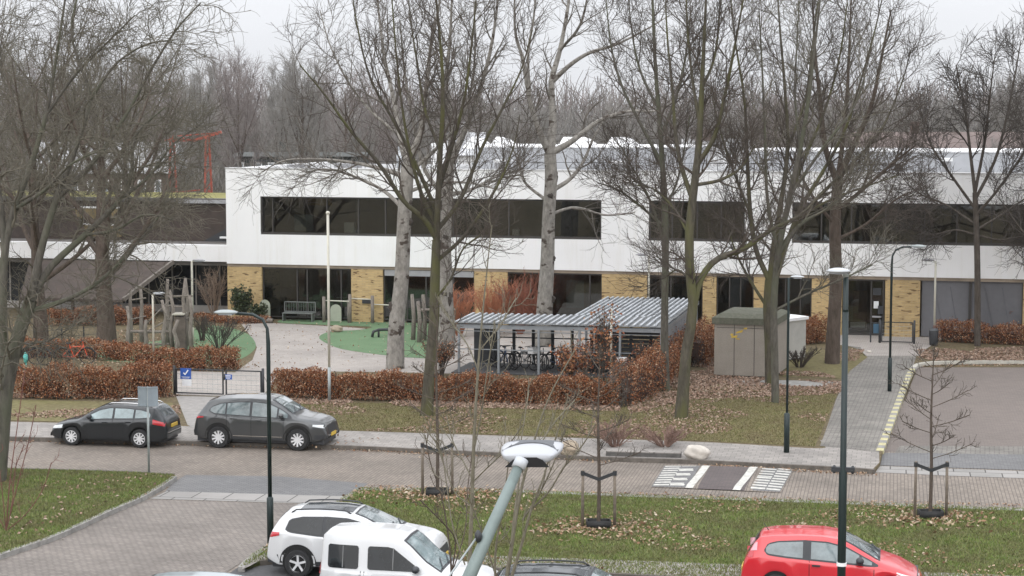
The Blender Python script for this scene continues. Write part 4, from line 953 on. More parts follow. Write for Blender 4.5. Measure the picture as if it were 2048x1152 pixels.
# two sapling clumps close below the window
def sap(name, label, D, limbs, m, seed, **kw):
    b0 = PD(limbs[0][0][0], limbs[0][0][1], D); b0.z = 0; outl = []
    g = np.random.default_rng(seed)
    for li, l in enumerate(limbs):
        n = len(l); dy = 0 if li == 0 else g.uniform(-.9, .9)
        outl.append(np.array([(*(lambda p: (p.x-b0.x, dy*i/(n-1), p.z))(PD(q[0], q[1], D+dy*i/(n-1))), q[2]) for i, q in enumerate(l)]))
    r = thing(name, label, 'tree', tuple(b0)); tr, crn = tree_mesh(outl, seed, **kw)
    npmesh('trunk', *tr, m, r, True); npmesh('crown', *crn, m, r); return r
M_sap = bark('sapling bark', (.13,.115,.085), (.22,.205,.155), 8, .25)
M_sapd = bark('dark sapling bark', (.07,.055,.045), (.13,.105,.085), 8, .25)
sap('sapling', 'slim upright sapling with an olive stem just left of the big lamp head', 34, [
 [(925,1392,.05),(938,1150,.045),(944,1000,.04),(948,880,.034),(956,740,.026),(966,620,.018),(976,520,.012),(984,450,.007)],
 [(946,960,.016),(925,920,.013),(905,880,.01),(893,830,.006)],
 [(948,900,.018),(962,830,.014),(972,760,.01),(990,640,.006)],
 [(945,965,.014),(975,935,.012),(1010,900,.009),(1045,850,.005)],
 [(956,740,.012),(935,690,.01),(900,640,.008),(880,600,.005)],
 [(960,700,.011),(1000,650,.009),(1030,600,.005)],
 [(940,1010,.014),(910,985,.012),(890,935,.01),(870,880,.006)],
 [(930,1130,.016),(905,1050,.014),(892,960,.012),(880,900,.01),(845,850,.005)]],
 M_sap, 401, n1=5, n2=4, n3=0, l1=.7, l2=.3, rmin=.004, up=(.15,.1,.05), ang=(25,50), sides=6, r1max=.008)
sap('sapling', 'leaning many-stemmed sapling fanning up right behind the big lamp head', 32.5, [
 [(985,1410,.05),(1008,1200,.045),(1022,1100,.04),(1036,1010,.032),(1052,940,.026),(1072,870,.02),(1100,790,.012),(1150,700,.006)],
 [(1008,1200,.035),(1040,1100,.03),(1062,1020,.024),(1085,960,.018),(1110,880,.013),(1130,820,.006)],
 [(1022,1100,.03),(1030,1020,.024),(1038,960,.018),(1040,900,.014),(1050,830,.01),(1058,780,.006)],
 [(1062,1020,.02),(1100,980,.016),(1130,930,.012),(1165,890,.008),(1190,850,.005)],
 [(1045,1040,.02),(1080,985,.016),(1110,920,.012),(1130,860,.008)],
 [(1052,940,.014),(1075,900,.01),(1105,850,.007),(1150,800,.004)],
 [(1000,1260,.03),(990,1130,.024),(1000,1040,.018),(1010,980,.012),(1020,900,.006)],
 [(1008,1200,.02),(975,1100,.016),(955,1040,.012),(935,990,.006)]],
 M_sap, 402, n1=5, n2=4, n3=0, l1=.6, l2=.28, rmin=.004, up=(.12,.08,.05), ang=(20,45), sides=6, r1max=.008)
sap('sapling', 'thin dark bush stem arching left below the olive sapling, over the white cars', 35, [
 [(905,1330,.03),(903,1150,.022),(895,1060,.016),(880,980,.012),(862,930,.009),(850,870,.005)],
 [(903,1150,.018),(910,1080,.014),(880,1040,.01),(840,1000,.005)],
 [(903,1150,.016),(930,1060,.012),(935,980,.008),(945,900,.004)]],
 M_sapd, 403, n1=5, n2=3, n3=0, l1=.6, l2=.3, rmin=.004, up=(.1,.08,.05), sides=6, r1max=.008)
sap('red_stem_shrub', 'red-brown shrub shoots rising from bare soil in the lower left grass', G(12,1062).y, [
 [(12,1062,.02),(20,960,.016),(35,850,.012),(50,740,.006)], [(12,1062,.016),(40,950,.013),(58,880,.01),(72,810,.005)],
 [(12,1062,.014),(50,1030,.011),(85,980,.008),(103,925,.004)], [(12,1062,.014),(5,990,.01),(-5,900,.007),(-8,840,.004)], [(12,1062,.012),(25,1000,.01),(30,940,.008),(48,890,.004)],
 [(12,1062,.012),(-20,1000,.01),(-40,930,.006)]], plain('red shoot', (.16,.07,.055), .8, var=.3), 404, n1=4, n2=3, n3=0, l1=.5, l2=.25, rmin=.004, sides=5, r1max=.007)
# staked street trees -------------------------------------------------------
M_stake = plain('stake wood', (.17,.14,.11), .9, var=.3, scale=6, bump=.3)
def staked(px, py, top, label, seed, side):
    B0 = G(px, py); h = H-(top-232)*B0.y/F*1.0; h = PD(px, top, B0.y).z; g = np.random.default_rng(seed)
    limbs = [np.array([(0,0,-.05,.055),(.01,0,h*.3,.045),(-.02,.02,h*.6,.032),(.02,0,h,.008)])]
    for k in range(16):
        z0 = h*(.34+.6*k/16); a = k*2.4+g.uniform(-.4,.4); l = (1.25-.9*(z0/h-.3))*g.uniform(.8,1.15)
        limbs.append(np.array([(0,0,z0,.011),(math.cos(a)*l*.5,math.sin(a)*l*.5,z0+.18,.007),(math.cos(a)*l,math.sin(a)*l,z0+.42,.004)]))
    t = thing('young_tree', label, 'tree', tuple(B0)); tr, crn = tree_mesh(limbs, seed, n1=5, n2=4, n3=0, l1=.45, l2=.22, rmin=.0045, up=(.1,.08,.05), ang=(25,50), sides=7, r1max=.008, tmin0=.35)
    npmesh('trunk', *tr, M_sapd, t, True); npmesh('crown', *crn, T_brn, t)
    s = thing('tree_stake', side, 'tree support', tuple(B0)+() if False else (B0.x, B0.y-.06, 0))
    for sx_ in (-.42, .42):
        MB().tube([(sx_,0,-.05),(sx_*1.0,0,.8),(sx_*.98,0,1.52)], [.042,.04,.036], 8).build('post', M_stake, s, True)
        b = MB(); b.beam((sx_,-.0,1.44), (0,.02,1.27), .045, .085); b.tube([(sx_,0,1.38),(sx_,0,1.5)], .052, 8); b.build('strap', M_dark, s)
    b = MB(); n_ = 18
    b.box(-.32,.32,-.2,-.17,0,.2); b.box(-.32,.32,.17,.2,0,.2); b.box(-.32,-.29,-.169,.169,0,.2); b.box(.29,.32,-.169,.169,0,.2); b.box(-.289,.289,-.169,.169,.0,.08); b.build('root_guard', plain('black ring', (.018,.018,.018), .7, var=.2), s, True)
    return t
staked(875, 990, 600, 'young street tree with two stakes nearest the white parked cars', 501, 'pair of wooden stakes with black straps nearest the white parked cars')
staked(1197, 1054, 690, 'young street tree with two stakes just right of the big lamp head', 502, 'pair of wooden stakes with black straps just right of the big lamp head')
staked(1860, 1034, 690, 'young street tree with two stakes in front of the parking bay', 503, 'pair of wooden stakes with black straps in front of the parking bay')
# ================================================================== HEDGES AND SHRUBS
M_beech = island('beech leaf', [(.22,.075,.03),(.11,.036,.018),(.32,.12,.045),(.40,.21,.11),(.08,.028,.015),(.28,.095,.035),(.15,.05,.022),(.44,.29,.19)], .7)
M_beech2 = island('bright beech leaf', [(.34,.13,.05),(.22,.07,.035),(.42,.19,.08),(.46,.27,.16),(.16,.055,.03)], .7)
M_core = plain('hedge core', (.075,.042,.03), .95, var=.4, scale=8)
def hedge(name, label, line, wd, ht, n, seed, m=M_beech, size=.07, group=None, gap=.0, cat='hedge'):
    """leafy hedge along a polyline of photo ground points"""
    n = int(n*1.5); g = np.random.default_rng(seed); Lw = [G(x, y) for x, y in line]; c0 = Lw[0]
    pts = np.array([(p.x-c0.x, p.y-c0.y) for p in Lw]); sg = np.linalg.norm(np.diff(pts, axis=0), axis=1); cm = np.r_[0, np.cumsum(sg)]
    r = thing(name, label, cat, tuple(c0), 0, group)
    s = g.uniform(0, cm[-1], n); x = np.interp(s, cm, pts[:,0]); y = np.interp(s, cm, pts[:,1]); i = np.clip(np.searchsorted(cm, s)-1, 0, len(sg)-1)
    t = (pts[i+1]-pts[i])/sg[i][:,None]; nn = np.column_stack([-t[:,1], t[:,0]])
    topn = ht*(1+.09*np.sin(s*1.9+seed)+.07*np.sin(s*4.3)+.05*np.sin(s*9.1)+np.abs(g.normal(0,.06,n))); a = g.uniform(0, PI, n); rad = 1-np.abs(g.normal(0, .13, n))
    off = np.sign(np.cos(a))*np.abs(np.cos(a))**.5*wd/2*rad*(1+.14*np.sin(s*3.1+2)); z = np.abs(np.sin(a))**.6*topn*rad
    low = g.random(n) < .35; z = np.where(low, g.uniform(.05, 1, n)*topn*.9, z)
    C = np.column_stack([x+nn[:,0]*off, y+nn[:,1]*off, z]); C += g.normal(0, .025, C.shape)
    npmesh('foliage', *leaves(C, size, g), m, r)
    k = int(cm[-1]*14); s = g.uniform(0, cm[-1], k); x = np.interp(s, cm, pts[:,0]); y = np.interp(s, cm, pts[:,1])
    st = np.column_stack([x+g.normal(0,wd*.15,k), y+g.normal(0,wd*.15,k), np.zeros(k)]); d = g.normal(0,.22,(k,3)); d[:,2] = 1; d /= np.linalg.norm(d,axis=1,keepdims=True)
    P1, R1 = grow(st, d, np.full(k, ht*1.05)*g.uniform(.7,1.1,k), np.full(k,.012), np.full(k,.005), 4, .12, .0, g)
    parts = [tubes(P1, R1, 4)]
    V, Q = merge(parts); npmesh('stems', V, Q, T_dim, r)
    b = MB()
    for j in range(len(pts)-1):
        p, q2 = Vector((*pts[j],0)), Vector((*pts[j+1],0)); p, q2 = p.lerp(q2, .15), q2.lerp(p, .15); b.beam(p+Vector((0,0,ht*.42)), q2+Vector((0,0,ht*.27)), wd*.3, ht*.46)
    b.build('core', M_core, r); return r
hedge('beech_hedge', 'copper beech hedge left of the gate, behind the parked black estate', [(28,795),(140,797),(250,796),(342,792)], .75, 1.2, 15000, 601)
hedge('beech_hedge', 'long copper beech hedge right of the gate, in front of the bike shelter', [(548,792),(700,799),(900,803),(1100,808),(1240,812)], .7, 1.0, 30000, 602)
hedge('beech_hedge', 'taller copper hedge turning the corner beside the right end of the bike shelter', [(1240,815),(1300,790),(1345,745),(1372,715)], 1.0, 1.5, 11000, 603, M_beech)
hedge('beech_hedge', 'loose copper hedge inside the yard behind the gate, left of the path', [(262,735),(340,738),(420,741),(478,738)], .9, .9, 9000, 604, M_beech)
hedge('beech_hedge', 'loose copper hedge far left inside the yard behind the bicycles', [(40,716),(120,714),(205,718),(262,722)], .9, .8, 7000, 605, M_beech)
hedge('beech_hedge', 'low reddish hedge along the foot of the brown wing', [(95,652),(200,650),(310,648)], .8, .9, 6000, 606, M_beech)
hedge('beech_hedge', 'copper hedge clump between the shelter wall and the concrete kiosk', [(1388,735),(1420,705)], 1.2, 1.5, 6000, 607, M_beech)
hedge('beech_hedge', 'round copper bush right of the white lidded box', [(1592,688),(1645,684)], 1.3, 1.15, 5000, 608, M_beech)
hedge('beech_hedge', 'low copper hedge in the bed in front of the grey screens', [(1872,682),(1960,686),(2060,690),(2300,700)], 1.0, .95, 12000, 609, M_beech)
hedge('beech_hedge', 'low dark leafy strip around the foot of the play turf bushes', [(395,640),(470,648),(540,645)], .7, .35, 2500, 610, M_beech)
def shrub(name, label, px, py, h, wd, nst, mt, seed, lf=None, nleaf=0, n1=7, size=.07, up=.04, dark=None):
    B0 = G(px, py); g = np.random.default_rng(seed); r = thing(name, label, 'shrub', tuple(B0)); limbs = []
    for k in range(nst):
        a = g.uniform(0, 2*PI); w_ = wd*g.uniform(.2, 1)/2; hh = h*g.uniform(.65, 1.05)
        limbs.append(np.array([(math.cos(a)*.1,math.sin(a)*.1,-.03,.018),(math.cos(a)*w_*.5,math.sin(a)*w_*.5,hh*.5,.013),(math.cos(a)*w_,math.sin(a)*w_,hh,.005)]))
    tr, crn = tree_mesh(limbs, seed, n1=n1, n2=4, n3=0, l1=h*.3, l2=h*.14, rmin=.005, up=(.1,.08,.05), ang=(15,45), sides=4, M=8, r1max=.009, tmin0=.3)
    npmesh('stems', *tr, mt, r); npmesh('twigs', *crn, mt, r)
    if lf:
        t = g.random(nleaf); li = g.integers(0, nst, nleaf); C = np.array([limbs[i][1][:3]*(1-q)+limbs[i][2][:3]*q for i, q in zip(li, t)])+g.normal(0, .10*h, (nleaf,3)); C[:,2] = np.abs(C[:,2])+.03
        npmesh('foliage', *leaves(C, size, g), lf, r)
    return r
M_dog = plain('dogwood red', (.27,.10,.06), .8, var=.3, scale=4); M_dogo = plain('dogwood orange', (.42,.17,.09), .8, var=.3, scale=4)
shrub('dogwood_shrub', 'orange-red dogwood glowing in front of the tall pale trunk behind the shelter', 1040, 668, 2.7, 3.2, 44, M_dog, 701)
shrub('dogwood_shrub', 'orange dogwood clump in front of the brick pier left of the tall trunk', 985, 668, 2.3, 2.6, 46, M_dogo, 702)
shrub('dogwood_shrub', 'orange dogwood against the pale half hidden poplar', 918, 672, 2.2, 2.0, 40, M_dogo, 703)
shrub('dogwood_shrub', 'red dogwood haze above the hedge at the right edge by the screens', 2025, 672, 1.6, 3.2, 36, M_dog, 704)
shrub('dogwood_shrub', 'red dogwood clump behind the hedge outside the last screen', 2130, 676, 1.5, 3.0, 30, M_dog, 705)
M_ever = island('evergreen leaf', [(.03,.045,.02),(.045,.06,.028),(.06,.075,.035)], .5)
shrub('evergreen_shrub', 'dark evergreen shrub against the leftmost brick pier', 485, 643, 1.6, 1.2, 10, T_dim, 711, M_ever, 1300, size=.16)
shrub('evergreen_shrub', 'smaller dark evergreen at the foot of the first ground floor window', 515, 644, .9, 1.3, 9, T_dim, 712, M_ever, 900, size=.14)
shrub('bare_shrub', 'tan bare shrub before the dark glass left of the first brick pier', 428, 632, 2.3, 2.0, 20, plain('tan twig', (.27,.20,.15), .9, var=.2), 713)
shrub('bare_shrub', 'spiky dark fan-shaped shrub behind the hedge beside the curving path', 440, 700, 1.5, 3.0, 22, T_dim, 714)
shrub('bare_shrub', 'low grey bare shrub between the climbing posts and the path', 405, 682, 1.1, 1.6, 16, T_brn, 715)
shrub('bare_shrub', 'rusty-leaved shrub at the foot of the mossy trunk in the yard', 880, 752, 1.4, 1.8, 22, T_brn, 716, M_beech, 700, size=.09)
shrub('leafy_bush', 'tall bush with orange leaves growing in front of the bike shelter middle', 1150, 772, 1.6, 2.0, 16, T_brn, 717, M_beech2, 1100, size=.12)
shrub('leafy_bush', 'thin sapling still holding a clump of red leaves above the shelter roof', 1203, 780, 3.4, .9, 5, T_brn, 718, M_beech2, 380, size=.13)
shrub('leafy_bush', 'orange leaved bush at the right front corner of the bike shelter', 1300, 772, 1.6, 1.2, 12, T_brn, 719, M_beech2, 500, size=.12)
shrub('leafy_bush', 'red-leaved sapling rising beside the post in the shelter hedge', 1235, 790, 1.5, .9, 8, T_brn, 720, M_beech2, 220, size=.12)
shrub('bare_shrub', 'reddish dry perennials around the pale boulder by the kerb', 1230, 893, .7, 2.2, 40, plain('dry stem', (.22,.14,.11), .9, var=.3), 721)
shrub('bare_shrub', 'dry brown stalks on the verge left of the hump boulder', 1330, 893, .6, 2.2, 40, plain('dry stem', (.22,.14,.11)), 722)
shrub('bare_shrub', 'brown undergrowth shrub at the base of the brown trunked tree', 1600, 735, .8, 1.8, 26, T_brn, 724)
# ================================================================== CARS
def make_car(spec):
    if spec.get('coat') is not None: spec['paint'].node_tree.nodes['Principled BSDF'].inputs['Coat Weight'].default_value = spec['coat']
    L, Wd, wr, xs = spec['L'], spec['W']/2, spec['wr'], spec['wheels']
    sk = np.array(spec['top'], float); bl = np.array(spec['belt'], float)
    def sm(a, x): return np.interp(x, a[:,0], a[:,1])
    # smooth the top profile a little
    xg = np.linspace(-L/2, L/2, 241)
    tz = sm(sk, xg); kk = np.array([1,2,3,2,1])/9; tz2 = np.convolve(np.pad(tz, 2, 'edge'), kk, 'valid')
    T = lambda x: float(np.interp(x, xg, tz2)); Bz = lambda x: float(sm(bl, x))
    sill = spec.get('sill', .24); Ra = wr+.055
    def zb(x):
        z = sill+ .10*max(0, (abs(x)-(L/2-.28))/.28)
        for xw in xs:
            d = abs(x-xw)
            if d < Ra: z = max(z, wr+math.sqrt(Ra*Ra-d*d))
        return z
    def section(x):
        t = T(x); B = min(Bz(x), t-.10); u = abs(2*x/L); w = Wd*(1-.20*u**7-.03*u**2)
        g = min(max((t-Bz(x))/.42, 0), 1); g = g*g*(3-2*g); z0 = zb(x); tum = spec.get('tumble', .17)
        fl = 0.0
        for xw in xs: fl = max(fl, 1-abs(abs(x-xw)-Ra)/.18 if abs(x-xw) < Ra+.18 else 0)
        w2 = w+.022*max(0, fl)
        pts = [(0,t),(.55*(w-.05-tum*g),t-.008-.012*g),(.86*(w-.05-tum*g),t-.035),(w-.055-tum*g,t-.07-.03*g),(w-.035,B),(w-.004,B-.07),(w2,max((B+z0)/2+.05,z0+.06)),(w2-.012,z0+.05 if z0+.05 < (B+z0)/2 else z0+.03),(w2-.035,z0)]
        return pts
    def rs(x, M=31):
        p = section(x); return spline(p, M)
    stn = sorted(set([round(-L/2+L*i/110, 4) for i in range(111)]+[round(xw+s*Ra*q, 4) for xw in xs for s in (-1,1) for q in (1.001,.999,.985,.95,.88,.7,.5)]))
    secs = [rs(x) for x in stn]; M = 31
    V = []; 
    for x, s in zip(stn, secs):
        V += [(x, -s[j][0], s[j][1]) for j in range(M-1, 0, -1)]+[(x, s[j][0], s[j][1]) for j in range(M)]
    K = 2*M-1; Fc = [(i*K+j, (i+1)*K+j, (i+1)*K+j+1, i*K+j+1) for i in range(len(stn)-1) for j in range(K-1)]
    Fc += [tuple(range(K-1,-1,-1)), tuple((len(stn)-1)*K+j for j in range(K))]
    root = thing('parked_car' if not spec.get('van') else 'parked_van', spec['label'], spec.get('cat', 'car'), (0,0,0), 0, None)
    body = MB().add(V, Fc).build('body', spec['paint'], root, 'auto')
    ib = sill+.02
    MB().box(-L/2+.12, L/2-.12, -Wd+.22, Wd-.22, .19, .62).build('underbody', M_dark, root)
    def ys(x, z):
        s = rs(x); zz = s[::-1,1]; yy = s[::-1,0]; return float(np.interp(z, zz, yy))
    def zt(x, y):
        s = rs(x); yy = np.maximum.accumulate(s[:22,0]); return float(np.interp(abs(y), yy, s[:22,1]))
    def side(name, xs_, zl, zu, m, off, parent=root, nz=5, both=True):
        """strip on the flank between two curves"""
        r = []
        for sg in ((-1,1) if both else (-1,)):
            vs = []
            for x in xs_:
                a, c = zl(x), zu(x)
                for k in range(nz+1):
                    z = a+(c-a)*k/nz; vs.append((x, sg*(ys(x, z)+off), z))
            n = nz+1; fs = [(i*n+k, (i+1)*n+k, (i+1)*n+k+1, i*n+k+1) for i in range(len(xs_)-1) for k in range(nz)]
            if sg > 0: fs = [f[::-1] for f in fs]
            r.append(MB().add(vs, fs).build(name, m, parent, True))
        return r
    def topp(name, x0, x1, w0, w1, m, off, parent=root, nx=12, ny=12, y0=None):
        vs = []
        for i in range(nx+1):
            x = x0+(x1-x0)*i/nx; w_ = w0+(w1-w0)*i/nx
            for j in range(ny+1):
                y = -w_+2*w_*j/ny; vs.append((x, y, zt(x, y)+off))
        n = ny+1; fs = [(i*n+k, (i+1)*n+k, (i+1)*n+k+1, i*n+k+1) for i in range(nx) for k in range(ny)]
        return MB().add(vs, fs).build(name, m, parent, True)
    gl = spec['glass']; trim = M_dark
    # side glazing: one dark band then the panes
    wt = np.array(spec['wtop']); wb_ = np.array(spec['wbot'])
    xa, xb = max(wt[0,0], wb_[0,0]), min(wt[-1,0], wb_[-1,0])
    U_ = lambda x: float(np.interp(x, wt[:,0], wt[:,1])); L_ = lambda x: float(np.interp(x, wb_[:,0], wb_[:,1]))
    if not spec.get('notrim'): side('window_trim', np.linspace(xa, xb, 40), lambda x: L_(x)-.025*min(1,(U_(x)-L_(x))/.1), lambda x: U_(x)+.02*min(1,(U_(x)-L_(x))/.1), trim, .006)
    for a, c in spec['panes']:
        side('side_window', np.linspace(a, c, 14), lambda x: L_(x)+.01, lambda x: U_(x)-.01 if U_(x)-L_(x) > .03 else L_(x)+.012, gl, .011)
    ws = spec['wscreen']; f = topp('windscreen', ws[0], ws[1], ws[2], ws[3], trim, .006); topp('pane', ws[0]+.05, ws[1]-.05, ws[2]-.05, ws[3]-.06, spec.get('wsglass', gl), .011, f)
    if spec.get('pano'): p_ = spec['pano']; topp('glass_roof', p_[0], p_[1], p_[2], p_[2], plain('dark roof glass', (.05,.055,.06), .06, var=.1), .005)
    rw = spec.get('rwindow')
    if rw: topp('rear_window', rw[0], rw[1], rw[2], rw[3], plain('rear glass', (.05,.06,.065), .05, var=.1), .009)
    # door seams, handles
    seam = plain('seam', (.012,.012,.013), .8)
    for x in spec['seams']:
        side('door_seam', [x, x+.014], lambda q: sill+.06, lambda q: L_(x)-.03 if xa < x < xb else Bz(x)-.03, seam, .004, nz=8)
    if spec.get('sillstrip'): side('sill_trim', np.linspace(xs[0]+Ra+.05, xs[1]-Ra-.05, 16), lambda x: sill+.01, lambda x: sill+spec['sillstrip'], trim, .006)
    if spec.get('chrome'): side('sill_chrome', np.linspace(xs[0]+Ra+.1, xs[1]-Ra-.12, 16), lambda x: sill+.12, lambda x: sill+.145, M_chrome, .012, nz=1)
    for x in spec['handles']:
        for sg in (-1,1): 
            z = L_(x)-.12 if xa < x < xb else Bz(x)-.15; y = ys(x, z)
            MB().box(x-.09, x+.09, sg*y-.005 if sg > 0 else -y-.035, sg*y+.035 if sg > 0 else -y+.005, z-.018, z+.018).build('door_handle', spec.get('hmat', spec['paint']), root)
    # mirrors
    mx_ = spec['mirror']
    for sg in (-1,1):
        z = L_(mx_-.1)+.04; y = ys(mx_, z)
        b = MB().blob((mx_, sg*(y+.11), z+.05), (.09,.12,.08), 12, 8, .02).beam((mx_, sg*(y-.02), z-.01), (mx_, sg*(y+.08), z+.02), .05); b.build('mirror', spec.get('mmat', spec['paint']), root, True)
    # lamps
    for nm, reg, m in spec['lamps']:
        (xl, zl0, zu0), (xr, zl1, zu1) = reg
        side(nm, np.linspace(xl, xr, 9), lambda x: zl0+(zl1-zl0)*(x-xl)/(xr-xl), lambda x: zu0+(zu1-zu0)*(x-xl)/(xr-xl), m, .010)
    xe = L/2
    for sgn, nm, zz in ((1,'number_plate',spec.get('fplate',.42)), (-1,'number_plate',spec.get('rplate',.75))):
        b = MB().box(sgn*xe-.01 if sgn > 0 else -xe-.025, sgn*xe+.025 if sgn > 0 else -xe+.01, -.26, .26, zz, zz+.11); b.build(nm, M_plate, root)
    def front(name, x, y0, y1, z0, z1, m, n=10, dx=.012):
        vs = []; 
        for j in range(n+1):
            y = y0+(y1-y0)*j/n
            for z in (z0, z1):
                # walk back from the nose until the flank is as wide as y
                q = xe-.001 if x > 0 else -xe+.001; st_ = .01*(-1 if x > 0 else 1)
                while (ys(q, z) < abs(y) or T(q) < z) and abs(q) > xe-.7: q += st_
                vs.append((q+(dx if x > 0 else -dx), y, z))
        fs = [(j*2, j*2+2, j*2+3, j*2+1) for j in range(n)]
        if x < 0: fs = [f[::-1] for f in fs]
        return MB().add(vs, fs).build(name, m, root, False)
    for a in spec.get('front', []): front(*a)
    # wheels
    for xw in xs:
        for sg in (-1,1):
            y = sg*(Wd-.10)
            w = MB().lathe([(wr*.62,-.10),(wr*.93,-.10),(wr,-.06),(wr,.06),(wr*.93,.10),(wr*.66,.105),(wr*.62,.07)], 36, 'y', (xw, y, wr), False).build('wheel', M_tyre, root, 'auto')
            yo = y+sg*.085
            r = MB(); r.lathe([(wr*.67,-.02),(wr*.67,.012),(wr*.60,.018),(wr*.58,-.02)], 36, 'y', (xw, yo, wr), False)
            ns = spec.get('spokes', 5)
            for k in range(ns):
                a = 2*PI*k/ns+.3
                for da in (-.10,.10) if spec.get('twin') else (0,):
                    r.beam((xw+.03*math.cos(a), yo-sg*.01, wr+.03*math.sin(a)), (xw+wr*.62*math.cos(a+da), yo+sg*.006, wr+wr*.62*math.sin(a+da)), .022 if spec.get('twin') else .05*wr/.33, .03, Vector((0,1,0)))
            r.lathe([(.055,-.02),(.05,.02)], 16, 'y', (xw, yo, wr)); r.build('rim', M_rim, w)
            MB().lathe([(wr*.6,-.01),(wr*.6,.01)], 24, 'y', (xw, y+sg*.045, wr)).build('brake_disc', M_well, w)
            MB().lathe([(Ra*.97,-.14),(Ra*.97,.02)], 24, 'y', (xw, sg*(Wd-.17), wr+.03)).build('wheel_arch', M_well, root)
    if spec.get('cladding'):
        for xw in xs:
            vs_ = {}
            for sg in (-1,1):
                vs, n = [], 22
                for k in range(n+1):
                    a = PI*(k/n)*1.0
                    for rr_ in (Ra, Ra+.075):
                        x, z = xw+math.cos(a)*rr_, max(wr+math.sin(a)*rr_, sill); vs.append((x, sg*(ys(x, max(z, zb(x)+.002))+.012), z))
                fs = [(k*2, k*2+2, k*2+3, k*2+1) for k in range(n)]
                if sg < 0: fs = [f[::-1] for f in fs]
                MB().add(vs, fs).build('arch_trim', spec['cladding'], root)
    if spec.get('rails'):
        a, c, yy, m_ = spec['rails']
        for sg in (-1,1):
            P_ = [(a, sg*yy, zt(a, yy)+.0)]+[(a+(c-a)*t, sg*yy, zt(a+(c-a)*t, yy)+.055) for t in (.08,.3,.5,.7,.92)]+[(c, sg*yy, zt(c, yy))]
            MB().tube(P_, .018, 8).build('roof_rail', m_, root, True)
    if spec.get('antenna'):
        x = spec['antenna']; MB().tube([(x,0,T(x)-.01),(x-.12,0,T(x)+.16)], [.012,.006], 6).build('antenna', trim, root)
    if spec.get('wipers', True):
        x1 = ws[1]-.02; b = MB()
        for y0, y1 in ((-.45,.0),(.1,.55)): b.beam((x1, y0, zt(x1,y0)+.03), (x1-.18, y1, zt(x1-.18,y1)+.03), .02)
        b.build('wiper', trim, root)
    root['zt'] = 0; del root['zt']
    return root, body, ys, zt
M_chrome = plain('chrome', (.6,.6,.6), .18, metal=1, var=.05); M_rim = plain('alloy', (.72,.72,.73), .35, metal=.25, var=.08)
M_tyre = plain('tyre rubber', (.022,.022,.023), .85, var=.15, scale=20); M_plate = plain('yellow plate', (.62,.42,.06), .6, var=.08)
M_well = plain('wheel well', (.012,.012,.012), .95); M_red_l = plain('tail lamp red', (.45,.02,.03), .15, var=.1, coat=1)
M_head = plain('headlamp lens', (.62,.65,.66), .08, var=.15, scale=14, coat=1); M_pink = plain('pale tail lens', (.62,.32,.36), .2, var=.1, coat=1)
G_light = plain('car glass sky reflection', (.20,.26,.27), .06, var=.5, scale=1.6, coat=1); G_dark = plain('car glass dark', (.012,.014,.016), .05, var=.4, scale=2)  # G_light: reflected sky brightness put into the base colour
G_mid = plain('car glass mid', (.13,.16,.165), .06, var=.45, scale=1.8, coat=1)  # weaker share of the sky reflection, also in the base colour
def place(o, px, py, z, rz, xloc=0.0, yloc=0.0):
    """put local point (xloc, yloc, 0) of a car on the ground seen at that pixel"""
    g_ = G(px, py, z); c, s = math.cos(rz), math.sin(rz); o.location = (g_.x-(xloc*c-yloc*s), g_.y-(xloc*s+yloc*c), z); o.rotation_euler = (0,0,rz)
LOWZ = -.118
RC = math.radians(-11.4)
# grey SUV facing right
suv = dict(L=4.55, W=1.84, wr=.355, wheels=(-1.36,1.34), sill=.30, label='dark grey sport utility car parked at the far kerb facing right', paint=carpaint('grey paint', (.055,.058,.060), .3, .3), glass=G_mid,
 top=[(-2.275,.60),(-2.25,.80),(-2.20,.98),(-2.14,1.10),(-1.98,1.30),(-1.80,1.52),(-1.55,1.60),(-1.0,1.655),(-.3,1.675),(.15,1.655),(.42,1.60),(.75,1.43),(1.12,1.19),(1.30,1.10),(1.7,1.045),(2.0,.98),(2.14,.91),(2.22,.80),(2.26,.6),(2.275,.5)],
 belt=[(-2.3,.95),(-2.0,1.08),(-1.5,1.08),(0,1.02),(1.2,.98),(1.7,.93),(2.3,.75)],
 wtop=[(-1.72,1.22),(-1.60,1.34),(-1.3,1.45),(-.7,1.51),(-.1,1.525),(.35,1.48),(.7,1.33),(1.12,1.08)], wbot=[(-1.72,1.21),(-1.5,1.13),(-1.0,1.11),(0,1.07),(1.12,1.04)],
 panes=[(-1.66,-1.14),(-1.08,-.30),(-.22,.62),(.68,.98)], wscreen=(.38,1.16,.52,.66), rwindow=(-2.05,-1.80,.48,.45), seams=(-1.08,-.24,.86), handles=(-.86,.02), mirror=.80,
 lamps=[('taillight',((-2.22,.93,1.02),(-1.88,.99,1.03)),M_red_l),('headlight',((1.84,.80,.86),(2.20,.74,.84)),M_head)], rplate=.78, fplate=.42,
 front=[('grille',1,-.46,.46,.50,.80,M_dark),('chrome_trim',1,-.52,.52,.46,.49,M_chrome),('fog_trim',1,-.85,-.6,.38,.52,M_dark),('fog_trim',1,.6,.85,.38,.52,M_dark),('bumper',-1,-.8,.8,.36,.55,M_dark)],
 spokes=10, twin=False, cladding=plain('arch cladding', (.02,.02,.02), .8), sillstrip=.07, chrome=True)
c1, *_ = make_car(suv); place(c1, 516, 899, LOWZ, RC, 0, -.92)
